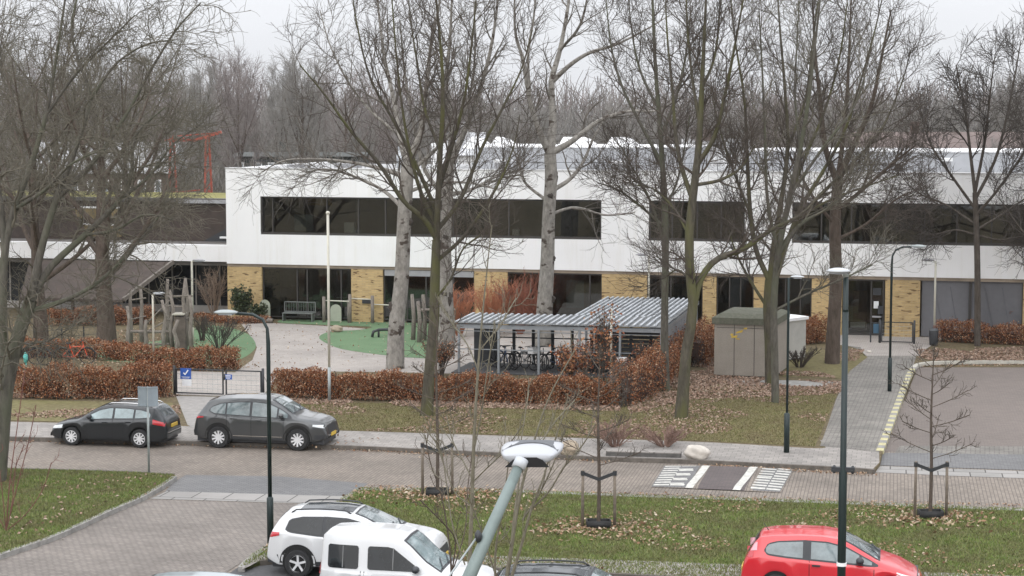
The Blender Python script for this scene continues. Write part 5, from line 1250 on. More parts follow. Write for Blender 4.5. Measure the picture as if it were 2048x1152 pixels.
est = dict(L=4.24, W=1.70, wr=.315, wheels=(-1.19,1.275), sill=.22, label='black estate car parked at the far kerb facing left behind the grey sign', paint=carpaint('black paint', (.004,.007,.010), .0, .28), coat=.7, glass=G_light,
 top=[(-2.12,.55),(-2.11,.75),(-2.07,.88),(-2.0,1.02),(-1.80,1.26),(-1.64,1.37),(-1.3,1.415),(-.7,1.445),(-.1,1.44),(.2,1.40),(.5,1.27),(.95,.99),(1.12,.92),(1.5,.86),(1.85,.76),(2.02,.66),(2.09,.52),(2.12,.42)],
 belt=[(-2.2,.86),(-1.6,.98),(-.8,.94),(0,.90),(1.0,.86),(1.5,.78),(2.2,.6)],
 wtop=[(-1.62,1.06),(-1.5,1.20),(-1.2,1.27),(-.7,1.31),(-.1,1.31),(.25,1.24),(.55,1.10),(.86,.92)], wbot=[(-1.62,1.04),(-1.2,1.00),(0,.96),(.86,.905)],
 panes=[(-1.55,-1.02),(-.95,-.28),(-.20,.62)], wscreen=(.20,.98,.48,.60), rwindow=(-1.98,-1.66,.50,.46), seams=(-.98,-.23,.80), handles=(-.80,.05), mirror=.60, mmat=M_dark,
 lamps=[('taillight',((-2.06,.74,.86),(-1.66,.82,.98)),M_red_l),('headlight',((1.60,.60,.72),(2.0,.56,.64)),M_head)], rplate=.66, fplate=.36,
 front=[('grille',1,-.4,.4,.40,.50,M_dark),('bumper_strip',-1,-.7,.7,.50,.53,M_chrome)], spokes=9, rails=(-1.55,.05,.50,M_chrome))
c2, *_ = make_car(est); c2.scale = (.965,)*3; place(c2, 212, 894, LOWZ, RC+PI, 0, .85)
fiat = dict(L=4.03, W=1.69, wr=.30, wheels=(-1.22,1.29), sill=.2, label='red three-door hatchback parked at the lower right behind the tall lamp pole', paint=carpaint('red paint', (.60,.018,.028), .0, .3), glass=G_mid,
 top=[(-2.015,.52),(-2.0,.74),(-1.96,.86),(-1.90,.98),(-1.74,1.25),(-1.60,1.40),(-1.3,1.455),(-.7,1.49),(-.2,1.485),(.15,1.44),(.5,1.28),(.95,1.03),(1.15,.95),(1.5,.84),(1.8,.68),(1.93,.58),(2.0,.46),(2.015,.4)],
 belt=[(-2.1,.9),(-1.6,1.0),(-.8,.96),(0,.90),(1.0,.86),(1.5,.72),(2.1,.55)],
 wtop=[(-1.50,1.12),(-1.42,1.24),(-1.2,1.30),(-.6,1.345),(-.1,1.33),(.3,1.24),(.7,1.04),(1.02,.90)], wbot=[(-1.50,1.10),(-1.42,1.04),(-1.0,1.0),(0,.94),(1.02,.875)],
 panes=[(-1.46,-.64),(-.46,.60),(.66,.88)], wscreen=(.18,1.06,.50,.62), rwindow=(-1.90,-1.64,.50,.42), seams=(-.50,.92), handles=(-.34,), hmat=M_dark, mirror=.62, mmat=M_dark,
 lamps=[('taillight',((-1.86,1.06,1.22),(-1.66,1.10,1.26)),M_pink),('taillight',((-1.93,.92,1.03),(-1.74,.96,1.08)),M_red_l),('headlight',((1.42,.62,.76),(1.92,.50,.60)),M_head)], rplate=.5, fplate=.34,
 front=[('grille',1,-.4,.4,.36,.46,M_dark)], spokes=8, antenna=-1.45, sillstrip=None)
c3, *_ = make_car(fiat); place(c3, 1662, 1207, LOWZ, RC, 0, -.84)
p08 = dict(L=4.16, W=1.74, wr=.33, wheels=(-1.28,1.26), sill=.28, label='white compact crossover with glass roof parked beyond the white van', paint=carpaint('white paint', (.60,.605,.61), .0, .35), glass=G_dark,
 top=[(-2.08,.60),(-2.07,.80),(-2.03,.96),(-1.96,1.12),(-1.80,1.36),(-1.66,1.50),(-1.4,1.545),(-.9,1.575),(-.4,1.57),(0,1.53),(.3,1.44),(.7,1.26),(1.02,1.12),(1.3,1.08),(1.7,1.02),(1.92,.93),(2.04,.74),(2.08,.5)],
 belt=[(-2.2,1.0),(-1.6,1.08),(-.8,1.02),(0,.98),(1.0,.94),(1.5,.86),(2.1,.66)],
 wtop=[(-1.60,1.14),(-1.52,1.33),(-1.2,1.40),(-.6,1.42),(-.1,1.40),(.3,1.30),(.7,1.12),(.98,1.0)], wbot=[(-1.60,1.12),(-1.45,1.08),(-.8,1.02),(0,1.0),(.98,.97)],
 panes=[(-1.54,-.70),(-.62,.10),(.18,.80)], wscreen=(.02,1.02,.50,.64), rwindow=(-1.95,-1.72,.46,.42), wsglass=G_mid, pano=(-1.35,-.05,.44), seams=(-.66,.14,.84), handles=(-.5,.3), mirror=.62,
 lamps=[('taillight',((-2.04,.90,1.04),(-1.74,.98,1.05)),M_red_l),('headlight',((1.62,.76,.88),(2.02,.66,.78)),M_head)], rplate=.62, fplate=.42,
 front=[('grille',1,-.42,.42,.50,.72,M_dark),('bumper',-1,-.8,.8,.30,.52,M_dark)], spokes=5, cladding=plain('arch cladding', (.02,.02,.02)), sillstrip=.12, rails=(-1.5,-.05,.56,M_dark))
c4, *_ = make_car(p08); place(c4, 596, 1155, LOWZ, math.radians(-10), -1.28, -.85)
van = dict(L=3.9, W=1.72, wr=.32, wheels=(-1.2,1.24), sill=.25, van=True, cat='van', label='white passenger van in front of the white crossover, dark side windows', paint=carpaint('white paint', (.60,.605,.61)), glass=G_dark, tumble=.10,
 top=[(-1.95,.6),(-1.947,1.3),(-1.94,1.55),(-1.91,1.70),(-1.84,1.745),(-1.3,1.765),(-.8,1.77),(-.35,1.75),(-.08,1.68),(.1,1.55),(.45,1.22),(.78,1.02),(1.0,.98),(1.5,.92),(1.78,.82),(1.93,.64),(2.0,.45)],
 belt=[(-2.2,1.0),(0,1.0),(.8,.94),(1.3,.84),(2.2,.6)],
 wtop=[(-1.9,1.5),(-.5,1.5),(-.2,1.48),(.0,1.38),(.25,1.2),(.5,1.04)], wbot=[(-1.9,1.02),(0,1.0),(.5,.99)], notrim=True,
 panes=[], wscreen=(-.06,.80,.58,.66), seams=(-.98,-.9,.20), handles=(-.80,-1.1), mirror=.28, mmat=M_dark, wsglass=G_light,
 lamps=[('taillight',((-1.98,.85,1.2),(-1.93,.85,1.2)),M_red_l),('headlight',((1.5,.74,.86),(2.0,.6,.76)),M_head)], rplate=.6, fplate=.38, front=[('grille',1,-.45,.45,.42,.6,M_dark)], spokes=6)
c5, vbody, vys, vzt = make_car(van)
def vwin(x0, x1, z0, z1, r=.07, slant=None, m=G_dark):
    for sg in (-1,1):
        pts = []
        cs = [(x0+r,z0+r,PI),(x1-r,z0+r,1.5*PI),(x1-r if not slant else x1-slant-r*.6,z1-r,0),(x0+r,z1-r,.5*PI)]
        for cx, cz, a0 in cs:
            for k in range(5): a = a0+k*PI/8; pts.append((cx+r*math.cos(a), cz+r*math.sin(a)))
        vs = [(x, sg*(vys(x, z)+.010), z) for x, z in pts]; cx = sum(p[0] for p in pts)/len(pts); cz = sum(p[1] for p in pts)/len(pts); vs.append((cx, sg*(vys(cx, cz)+.014), cz)); n = len(pts)
        fs = [(i, (i+1)%n, n) for i in range(n)]
        if sg > 0: fs = [f[::-1] for f in fs]
        w_ = MB().add(vs, fs).build('side_window', m, c5)
        if not slant: xm = (x0+x1)/2; MB().box(xm-.012, xm+.012, sg*(vys(xm, (z0+z1)/2)+.013)-.01, sg*(vys(xm, (z0+z1)/2)+.013)+.012, z0+.03, z1-.03).build('window_bar', plain('window bar', (.10,.10,.10), .6), w_)
def vwin2(x0, x1, z0, z1, r=.06, slant=0):
    xs_ = sorted(set([x0+r*(1-math.cos(PI/2*k/6)) for k in range(7)]+[x1-r*(1-math.cos(PI/2*k/6)) for k in range(7)]+list(np.linspace(x0+r, x1-r, 9))))
    for sg in (-1,1):
        vs = []
        for x in xs_:
            d = min(x-x0, x1-x); k = r-math.sqrt(max(0, r*r-(r-d)**2)) if d < r else 0
            zu = z1-k; zl = z0+k
            if slant and x > x1-slant: zu = min(zu, z0+.05+(z1-z0-.05)*(x1-x)/slant)
            zu = max(zu, zl+.002)
            for q in range(7): z = zl+(zu-zl)*q/6; vs.append((x, sg*(vys(x, z)+.012), z))
        fs = [(i*7+q, (i+1)*7+q, (i+1)*7+q+1, i*7+q+1) for i in range(len(xs_)-1) for q in range(6)]
        if sg > 0: fs = [f[::-1] for f in fs]
        w_ = MB().add(vs, fs).build('side_window', G_dark, c5, True); xm = (x0+x1)/2 if not slant else x1-slant*.95
        b = MB(); b.beam((xm, sg*(vys(xm, z0)+.014), z0+.02), (xm, sg*(vys(xm, z1)+.014), z1-.02), .022, .012); b.build('window_bar', plain('window bar', (.16,.16,.16), .6), w_)
vwin2(-1.74, -1.03, 1.02, 1.52); vwin2(-.82, .34, 1.02, 1.52, .06, .62)
place(c5, 700, 1231, LOWZ, math.radians(-11.5), -1.2, -.88)
g_ = PD(632, 1060, 1); 
blk = dict(est); blk.update(L=4.3, label='black car roof with rails at the bottom edge, right of the slanting lamp arm', paint=carpaint('black blue paint', (.03,.038,.045), .2, .25), W=1.76, glass=G_mid, pano=(-1.0,.1,.42))
blk['top'] = [(x, z*1.02) for x, z in est['top']]; blk['belt'] = [(x, z*1.02) for x, z in est['belt']]; blk['rails'] = (-1.5,.1,.54,M_dark)
c6, *_ = make_car(blk); place(c6, 1150, 1300, LOWZ, math.radians(-10), 0, -.88)
pal = dict(fiat); pal.update(label='pale blue-grey car roof just showing at the bottom edge left of the white van', paint=carpaint('pale blue paint', (.36,.43,.45), .3, .3), antenna=None, L=4.3)
pal['top'] = [(x*1.066, z*.98) for x, z in fiat['top']]
pal.pop('antenna')
c7, *_ = make_car(pal); place(c7, 428, 1318, LOWZ, math.radians(-10), 0, -.84)
for o in (c7,):
    pass
# ================================================================== STREET LAMPS
M_pole = plain('dark green pole', (.008,.019,.019), .45, var=.2); M_wpole = plain('cream pole', (.58,.56,.48), .6, var=.1); M_gpole = plain('galvanised pole', (.33,.36,.36), .5, metal=.3, var=.12)
M_lamp = plain('lamp shell pale', (.46,.48,.50), .4, var=.05); M_lens = plain('lamp lens', (.45,.47,.5), .15, var=.05)
def lamp(label, px, py, h, arm, m, base_h=1.2, r=.055, rb=.08, head=.5, hm=None, drop=.1, group='slim street lamps', swan=True, z=0, ang=None, base_m=None):
    B0 = G(px, py, z); a = ang if ang is not None else (RC if arm > 0 else RC+PI); t = thing('street_lamp', label, 'street lamp', tuple(B0), a, group)
    al = abs(arm)
    MB().tube([(0,0,-.1),(0,0,base_h),(0,0,base_h+.04)], [rb,rb,r], 12).build('base', base_m or m, t, True)
    if swan: pts = [(0,0,base_h+.03),(0,0,h-.7),(.02,0,h-.35),(.14,0,h-.12),(.4,0,h-.0),(al,0,h+.02)]
    else: pts = [(0,0,base_h+.03),(0,0,h-.02),(0,0,h)]
    MB().tube(pts, [r]*2+[r*.75]*(len(pts)-2), 10).build('pole', m, t, True)
    if not swan: MB().tube([(0,0,h-.03),(al,0,h+.01)], r*.55, 8).build('arm', m, t, True)
    x = al; hd = MB(); n = 8; prof = [(0,.04,.03),(.08,.07,.05),(.2,.11,.065),(.36,.12,.06),(.46,.08,.035),(.5,.03,.015)]; vs = []; k = 12
    sc_ = head/.5
    for (u, w_, hh) in prof:
        for j in range(k):
            q = 2*PI*j/k; vs.append((x-.06+u*sc_, math.cos(q)*w_*sc_, h+.03+math.sin(q)*hh*sc_*(1 if math.sin(q) > 0 else .5)))
    fs = [(i*k+j, i*k+(j+1)%k, (i+1)*k+(j+1)%k, (i+1)*k+j) for i in range(len(prof)-1) for j in range(k)]+[tuple(range(k-1,-1,-1)), tuple((len(prof)-1)*k+j for j in range(k))]
    MB().add(vs, fs).build('lamp_head', hm or m, t, True)
    MB().box(x+.05*sc_, x+.34*sc_, -.075*sc_, .075*sc_, h-.018*sc_, h-.002).build('lens', M_lens, t)
    return t
lamp('dark swan-neck street lamp with a pale head curving left over the grey car', 541, 1082, 5.75, -.85, M_pole, 1.1, .052, .085, .62, M_gpole, z=0)
lamp('slim dark lamp with its arm curving right, on the path by the striped kerb', 1779, 783, 5.65, .75, M_pole, 1.3, .05, .08, .6, M_gpole)
lamp('thin dark lamp post on the paved corner by the grass, small pale head', 1573, 905, 5.6, .12, M_pole, 1.25, .04, .09, .42, M_lamp, swan=False)
lamp('cream pole lamp with dark head pointing right in front of the low wing', 386, 690, 3.95, .12, M_wpole, .8, .05, .055, .6, M_trim, swan=False, group='cream playground lamps')
lamp('cream pole lamp with dark head pointing left behind the bike shelter roof', 1297, 676, 4.0, -.12, M_wpole, .8, .05, .055, .6, M_trim, swan=False, group='cream playground lamps')
lamp('cream pole lamp with dark head pointing left beside the litter bin', 1868, 690, 3.95, -.12, M_wpole, .9, .05, .055, .6, M_trim, swan=False, group='cream playground lamps', base_m=plain('rusty base', (.16,.09,.07), .8))
lamp('short cream post lamp with white head among the wooden climbing posts', 308, 738, 3.2, .1, M_wpole, .6, .045, .05, .5, M_lamp, swan=False, group='cream playground lamps')
# tall dark pole at right, disc-like LED head
B0 = G(1678, 1452); tp = thing('street_lamp', 'tallest dark green lamp pole with pale disc head, standing before the red car', 'street lamp', (B0.x, B0.y, 0), RC+PI)
hh = PD(1678, 545, B0.y).z
zc = PD(1678, 941, B0.y).z; zs = PD(1678, 622, B0.y).z; zw = PD(1678, 1128, B0.y).z
MB().tube([(0,0,-.1),(0,0,zc),(0,0,zc+.06),(0,0,zs)], [.078,.072,.056,.052], 14).build('pole', M_pole, tp, True)
MB().tube([(0,0,zs),(0,0,zs+.03),(0,0,hh)], [.058,.045,.04], 12).build('upper_pole', M_pole, tp, True)
MB().box(-.20,.20,-.05,.05,zc-.02,zc+.06).blob((-.16,0,zc+.02),(.05,.06,.06)).blob((.16,0,zc+.02),(.05,.06,.06)).build('clamp', M_dark, tp)
MB().tube([(0,0,zw-.03),(0,0,zw+.03)], .088, 14).build('band', M_white, tp)
b = MB(); prof = [(.04,-.015),(.19,-.012),(.215,.008),(.16,.035),(.08,.055),(.03,.058)]; b.lathe(prof, 24, 'z', (.13,0,hh+.02)); hd_ = b.build('lamp_head', M_lamp, tp, True)
MB().lathe([(.02,0),(.16,0),(.16,.012),(.02,.012)], 20, 'z', (.13,0,hh-.018)).build('lens', M_lens, tp)
MB().tube([(0,0,hh-.08),(.02,0,hh+.02)], .05, 10).build('neck', M_gpole, tp, True)
# near street light seen from behind: big pale LED head on a slanting arm
Dn = 10.9; hp0 = PD(1052, 913, Dn); pa = PD(930, 1172, Dn-.45)
nl = thing('street_lamp', 'large white LED street light head on a slanting grey-green arm right below the camera', 'street lamp', (pa.x-.25, Dn-.9, 0), 0)
o = Vector(nl.location); v = lambda p: Vector(p)-o
armend = v(PD(1040, 928, Dn-.02)); mid = v(pa); M_arm = plain('grey green arm', (.17,.21,.20), .45, var=.12, scale=8)
below = v(PD(925, 1190, Dn-.47)); 
MB().tube([armend, armend.lerp(mid, .5), mid, mid+(mid-armend)*.25+Vector((0,0,-.05)), Vector((0,0,mid.z-.75)), Vector((0,0,mid.z-1.3))], [.030,.034,.039,.042,.05,.055], 16).build('arm', M_arm, nl, True)
MB().tube([(0,0,-.1),(0,0,1.4),(0,0,1.45),(0,0,mid.z-1.28)], [.09,.09,.06,.055], 16).build('pole', M_pole, nl, True)
hx = v(hp0); hb = thing('x','x','x'); bpy.data.objects.remove(hb)
# shell: plan shape swept, seen end-on
shell = MB(); secs_ = []
def shell_ring(y, w_, zt_, zb_, n=22):
    pts = []
    for j in range(n):
        a = 2*PI*j/n; cx, sz = math.cos(a), math.sin(a); x = math.copysign(abs(cx)**.62, cx)*w_; z = (zt_ if sz > 0 else zb_)*abs(sz)**(.75); pts.append((x, y, z if sz > 0 else -z))
    return pts
rings = [(0,.130,.006,.046),(.02,.148,.014,.047),(.09,.168,.026,.042),(.20,.182,.030,.036),(.31,.180,.026,.028),(.37,.165,.018,.020),(.40,.11,.008,.010)]
tilt = math.radians(2)     # the head tips down a little toward the camera side
def tl_(p): 
    x, y, z = p; return Vector((hx.x+x+.012+ y*.12, hx.y+y*math.cos(tilt)-z*math.sin(tilt), hx.z+.0+y*math.sin(tilt)+z*math.cos(tilt)))
n = 22; vs = []
for r_ in rings: vs += [tl_(p) for p in shell_ring(*r_)]
fs = [(i*n+j, (i+1)*n+j, (i+1)*n+(j+1)%n, i*n+(j+1)%n) for i in range(len(rings)-1) for j in range(n)]+[tuple(range(n)), tuple((len(rings)-1)*n+j for j in range(n-1,-1,-1))]
lh = MB().add(vs, fs).build('lamp_head', plain('lamp white', (.40,.41,.43), .35, var=.03), nl, True)
# black mouth around the arm socket, and the dark top inset
def flat(name, pts, m, d=.006):
    vs = [tl_(p) for p in pts]; k = len(vs); q = [a+Vector((0,-d,0)) for a in vs]
    MB().add(q+vs, [tuple(range(k)), tuple(range(2*k-1,k-1,-1))]+[(i, i+k, (i+1)%k+k, (i+1)%k) for i in range(k)]).build(name, m, lh)
flat('socket_recess', [(-.135,-.004,-.062),(.125,-.004,-.062),(.085,-.004,-.020),(.05,-.004,-.004),(-.055,-.004,-.004),(-.09,-.004,-.020)], plain('black plastic', (.008,.008,.009), .6))
b = MB(); vs = []
for i in range(9):
    u = i/8; x = -.165+.33*u; bulge = math.sin(PI*u)
    for y in (.09+.15*bulge, .37-.02*(1-bulge)): 
        # follow the top of the shell
        wn = float(np.interp(y, [r[0] for r in rings], [r[1] for r in rings])); zn = float(np.interp(y, [r[0] for r in rings], [r[2] for r in rings]))
        cx = min(abs(x)/wn, .98)**(1/.62); z = zn*(max(0, 1-cx*cx))**(.375); vs.append(tl_((x, y, z+.004)))
b.add(vs, [(i*2, i*2+2, i*2+3, i*2+1) for i in range(8)]).build('dark_inset', plain('lamp grey inset', (.05,.055,.065), .4), lh)
d_ = (mid-armend).normalized(); MB().tube([armend-d_*.03, armend+d_*.03], .040, 16).build('collar', M_lamp, nl, True)
cx_ = armend.lerp(mid, .62); MB().blob(cx_+Vector((-.045,-.03,.02)), (.022,.03,.035), 10, 8, .05).build('bracket', M_dark, nl, True)
MB().tube([cx_+Vector((-.05,-.03,.02)), cx_+Vector((-.22,-.3,-.17)), cx_+Vector((-.42,-.62,-.40))], .006, 6).build('cable', M_gpole, nl, True)
# flag pole, plain posts, sign
def post(name, label, cat, px, py, h, r, parts, group=None):
    t = thing(name, label, cat, tuple(G(px, py)), 0, group); z = -.1
    for nm, z1, rr_, m in parts: MB().tube([(0,0,z),(0,0,z1)], rr_, 10).build(nm, m, t, True); z = z1
    return t
fpz = post('flagpole', 'tall cream flagpole standing in the hedge in front of the school', 'flagpole', 659, 803, 7, .05, [('base', 1.3, .06, M_gpole), ('pole', 7.05, .05, M_wpole)])
MB().blob((0,0,7.1), (.08,.08,.07), 12, 8, 0).build('finial', M_wpole, fpz, True)
post('post', 'slim cream post rising in the hedge before the bike shelter', 'post', 1222, 768, 3.1, .05, [('base', .6, .055, M_gpole), ('pole', 3.05, .045, M_wpole)])
sg = thing('road_sign', 'grey back of a folded road sign on a galvanised post beside the black estate', 'road sign', tuple(G(298, 946)), 0)
MB().tube([(0,0,-.1),(0,0,2.62)], .035, 10).build('post', M_gpole, sg, True)
for s_ in (-1,1):
    b = MB(); b.beam((s_*.02,-.045,2.32), (s_*.30,.05,2.32), .012, .60); b.beam((s_*.02,-.06,2.60), (s_*.30,.035,2.60), .03, .03); b.beam((s_*.02,-.06,2.05), (s_*.30,.035,2.05), .03, .03)
    b.build('sign_plate', plain('sign back', (.27,.31,.34), .5, metal=.2, var=.1), sg)
# ================================================================== BIKE SHELTER
Bq = [G(918, 746), G(1322, 758)]; ex = (Bq[1]-Bq[0]).normalized(); A0 = Bq[0]; LW = (Bq[1]-Bq[0]).length
sa = math.atan2(ex.y, ex.x)
sh = thing('bike_shelter', 'grey steel bike shelter with corrugated roof and an arm running back on the right', 'bike shelter', tuple(A0), sa)
M_zn = plain('galvanised frame', (.28,.30,.32), .45, metal=.35, var=.12); M_corr = plain('corrugated sheet', (.30,.32,.34), .5, metal=.25, var=.22, scale=1.2)
zr = 2.0; dp = 3.0; nP = 6
M_slat = plain('dark steel panel', (.03,.033,.037), .6, var=.2)
for k in range(nP): x = LW*k/(nP-1); MB().beam((x,0,0), (x,0,zr-.1), .09).build('post', M_zn, sh)
for k in range(nP*2-1): x = LW*k/(nP*2-2); MB().beam((x,dp,0), (x,dp,zr-.1), .12).build('post', M_slat, sh)
ft = MB(); ft.beam((-.1,0,zr-.02), (LW+.1,0,zr-.02), .08, .17); ft.beam((-.1,dp,zr+.04), (LW+.1,dp,zr+.04), .08, .14); ft.beam((-.06,0,zr), (-.06,dp,zr+.04), .08, .12)
ft.beam((0,.06,zr-.22), (LW,.06,zr-.22), .03, .03); ft.beam((0,.03,1.02), (LW,.03,1.02), .035); ft.build('beam', M_zn, sh)
def corr(x0, x1, y0, y1, z0, z1, nx, amp=.035, along='x'):
    """corrugated sheet; ribs run across `along`"""
    b = MB(); vs = []; n = nx*6
    for i in range(n+1):
        t = i/n; h = amp*math.sin(2*PI*t*nx)
        if along == 'x': x = x0+(x1-x0)*t; vs += [(x, y0, z0+h), (x, y1, z1+h)]
        else: y = y0+(y1-y0)*t; vs += [(x0, y, z0+h), (x1, y, z1+h)]
    fs = [(i*2, i*2+2, i*2+3, i*2+1) for i in range(n)]; return b.add(vs, fs)
M_sheet = plain('shadow toned roof sheet', (.12,.125,.125), .6, var=.3, scale=1); M_rib = plain('roof rib', (.40,.42,.44), .55, metal=.2, var=.3, scale=2)  # sheet darkened, ribs pale: shadows between ribs put into the colours
rf0 = MB().add([(-.15,-.12,zr+.11),(LW+.12,-.12,zr+.11),(LW+.12,dp+.1,zr+.16),(-.15,dp+.1,zr+.16),(-.15,-.12,zr+.13),(LW+.12,-.12,zr+.13),(LW+.12,dp+.1,zr+.18),(-.15,dp+.1,zr+.18)], [(3,2,1,0),(4,5,6,7),(0,1,5,4),(1,2,6,5),(2,3,7,6),(3,0,4,7)]).build('roof', M_sheet, sh); rb_ = MB()
for j in range(30): x = -.1+j*(LW+.1)/30; rb_.beam((x,-.13,zr+.165), (x,dp+.1,zr+.205), .10, .06)
rb_.build('rib', M_rib, rf0)
# arm running back toward the school, right end
wA = 4.3; xA0 = LW-wA; yA1 = 11.8
for k in range(5):
    y0 = dp+.14+(yA1-dp-.14)*k/5; y1 = dp+.14+(yA1-dp-.14)*(k+1)/5-.12; rf_ = MB().box(xA0, LW+.13, y0, y1, zr+.13, zr+.16).build('roof', M_sheet, sh); rb_ = MB()
    for j in range(18): x = xA0+.12+j*(LW-xA0)/18; rb_.box(x, x+.09, y0, y1, zr+.161, zr+.23)
    rb_.build('rib', M_rib, rf_)
for k in range(0): pass
b = MB(); b.beam((xA0-.02,dp+.2,zr+.02), (xA0-.02,yA1,zr+.02), .08, .15); b.beam((LW+.1,.05,zr), (LW+.1,yA1,zr), .08, .16)
b.build('beam', M_zn, sh)
for k in range(5): y = dp+2+(yA1-dp-2)*k/4; MB().beam((xA0,y,0), (xA0,y,zr-.1), .09).build('post', M_zn, sh)
def wallc(name, y0, y1):
    b = MB(); n = int((y1-y0)/.06); vs = []
    for i in range(n+1): y = y0+(y1-y0)*i/n; xx = LW+.06+.018*(1 if (i//2)%2 else -1); vs += [(xx, y, .05), (xx, y, zr-.06)]
    fs = [(i*2, i*2+1, i*2+3, i*2+2) for i in range(n)]; b.add(vs, fs); b.build(name, M_corr, sh)
wallc('side_wall', .05, 3.9); wallc('side_wall', 4.0, 7.9); wallc('side_wall', 8.0, yA1)
bp = MB()
for k in range(11): bp.box(LW-2.6, LW+.0, .9+.0, .93, .15+.17*k, .28+.17*k)
for x_ in (0, LW*.62): MB().box(x_, x_+1.05, dp-.3, dp-.26, .1, zr-.2).build('back_panel', M_slat, sh)
bp.box(LW-.06, LW+.0, .08, .92, .1, zr-.2).build('back_panel', M_slat, sh)
b = MB()
for k in range(nP-2): x = LW*k/(nP-1); b.beam((x,dp-.02,1.2), (x+LW/(nP-1),dp-.02,1.2), .05); b.beam((x,dp-.02,.5), (x+LW/(nP-1),dp-.02,.5), .05)
b.build('rail', M_slat, sh)
MB().box(-.3, LW+.25, -.15, dp+.2, .012, .045).build('floor_slab', plain('shelter paving', (.07,.07,.072), .9, var=.2), sh)
def shp(x, y, z=.045): return A0+ex*x+Vector((-ex.y, ex.x, 0))*y+Vector((0,0,z))
# ------------------------------------------------------------------ bicycles
def bicycle(label, loc, rz, m, group='bicycles parked in the shelter', kid=1.0, basket=None):
    t = thing('bicycle', label, 'bicycle', tuple(loc), rz, group); r = .34*kid; wb = 1.06*kid; t_ = []
    for x in (-wb/2, wb/2):
        w_ = MB(); n = 28; pts = [(x+math.cos(2*PI*i/n)*r, 0, r+.012+math.sin(2*PI*i/n)*r) for i in range(n+1)]; w_.tube(pts, .022, 6, False)
        for k in range(10): a = PI*k/10; w_.beam((x-math.cos(a)*r, 0, r+.012-math.sin(a)*r), (x+math.cos(a)*r, 0, r+.012+math.sin(a)*r), .006)
        w_.build('wheel', M_tyre, t)
    hd, st, bb = (wb*.36,0,.78*kid), (-wb*.18,0,.74*kid), (-wb*.03,0,.30*kid)
    b = MB()
    for p, q in ((hd, st), (hd, bb), (st, bb), (bb, (-wb/2,0,r)), (st, (-wb/2,0,r)), (hd, (wb/2,0,r)), (hd, (wb*.33,0,.98*kid)), (st, (-wb*.22,0,.88*kid))): b.tube([p, q], .018, 6)
    b.build('frame', m, t)
    MB().tube([(wb*.27,-.27,1.0*kid), (wb*.33,-.1,1.02*kid), (wb*.33,.1,1.02*kid), (wb*.27,.27,1.0*kid)], .014, 6).build('handlebar', M_dark, t)
    MB().blob((-wb*.23,0,.91*kid), (.13,.07,.04), 10, 6, .03).build('saddle', M_dark, t, True)
    for a0, a1, x in ((.3, 2.9, -wb/2), (.2, 1.9, wb/2)): MB().tube([(x+math.cos(a0+(a1-a0)*k/8)*(r+.035), 0, r+.012+math.sin(a0+(a1-a0)*k/8)*(r+.035)) for k in range(9)], .02, 5).build('mudguard', M_dark, t)
    if basket: MB().box(wb*.36, wb*.36+.3, -.19, .19, .72*kid, .98*kid).build('basket', basket, t)
    return t
M_bk = plain('black frame', (.015,.015,.017), .35); M_bb = plain('blue frame', (.03,.07,.16), .35); M_bg = plain('silver frame', (.35,.36,.37), .3, metal=.6); M_bp = plain('pink frame', (.62,.10,.22), .4); M_bo = plain('orange frame', (.65,.09,.04), .4); M_bt = plain('teal', (.10,.42,.38), .5)
nyaw = sa+PI/2
bikes = [(1.2, M_bk, 'black bicycle at the left end of the shelter', None), (1.75, M_bk, 'black bicycle with handlebar turned, next to the leftmost one in the shelter', None), (2.5, M_bg, 'silver bicycle with a white crate in the shelter left bay', M_white), (3.2, M_bk, 'dark bicycle in the middle bay of the shelter behind the post', None),
 (3.9, M_bb, 'blue bicycle in the middle bay of the shelter', None), (4.5, M_bk, 'dark bicycle with a white front bag, shelter middle', M_white), (5.2, M_bg, 'grey bicycle behind the orange leaved bush', None), (1.5, M_bb, 'dark blue bicycle against the dark panel at the left end of the shelter', None), (2.9, M_bk, 'black bicycle just right of the white crate bicycle in the shelter', None), (5.9, M_bk, 'dark bicycle beside the dark steel panel of the shelter', None)]
for k, (x, m, lab, bk) in enumerate(bikes): bicycle(lab, shp(x, 1.4), nyaw+PI+.75+.25*((k*7)%3-1), m, basket=bk)
bicycle('pink child bicycle at the right front corner of the shelter', shp(LW-.75, .1), nyaw+PI+.5, M_bp, kid=.8, basket=M_bp)
bicycle('pink and white bicycle left of the pink child bicycle in the shelter', shp(LW-1.5, .2), nyaw+PI-.2, M_bp, kid=.85, basket=M_white)
bicycle('black bicycle behind the pink ones in the shelter corner', shp(LW-1.2, .35), nyaw+PI+.1, M_bk)
bicycle('orange bicycle leaning in the yard left of the gate behind the hedge', G(150, 728), .1, M_bo, None)
bicycle('dark bicycle left of the orange one behind the hedge', G(98, 728), .25, M_bk, None)
bicycle('dark bicycle at the left end behind the hedge by the leaning tree', G(66, 730), -.2, M_bk, None)
sco = thing('kick_scooter', 'teal child scooter standing at the left end of the hedge', 'scooter', tuple(G(44, 745)), .2)
MB().box(-.3,.2,-.07,.07,.08,.12).build('deck', M_bt, sco); MB().tube([(.2,0,.08),(.13,0,.9)], .025, 8).build('stem', M_bt, sco); MB().tube([(.13,-.22,.9),(.13,.22,.9)], .02, 8).build('handlebar', M_bt, sco)
MB().lathe([(.09,-.02),(.09,.02)], 16, 'y', (.22,0,.09)).lathe([(.09,-.02),(.09,.02)], 16, 'y', (-.32,0,.09)).build('wheel', M_tyre, sco)
MB().blob((.16,0,.62),(.10,.14,.22),12,8,.08).build('splash_guard', M_bt, sco, True)
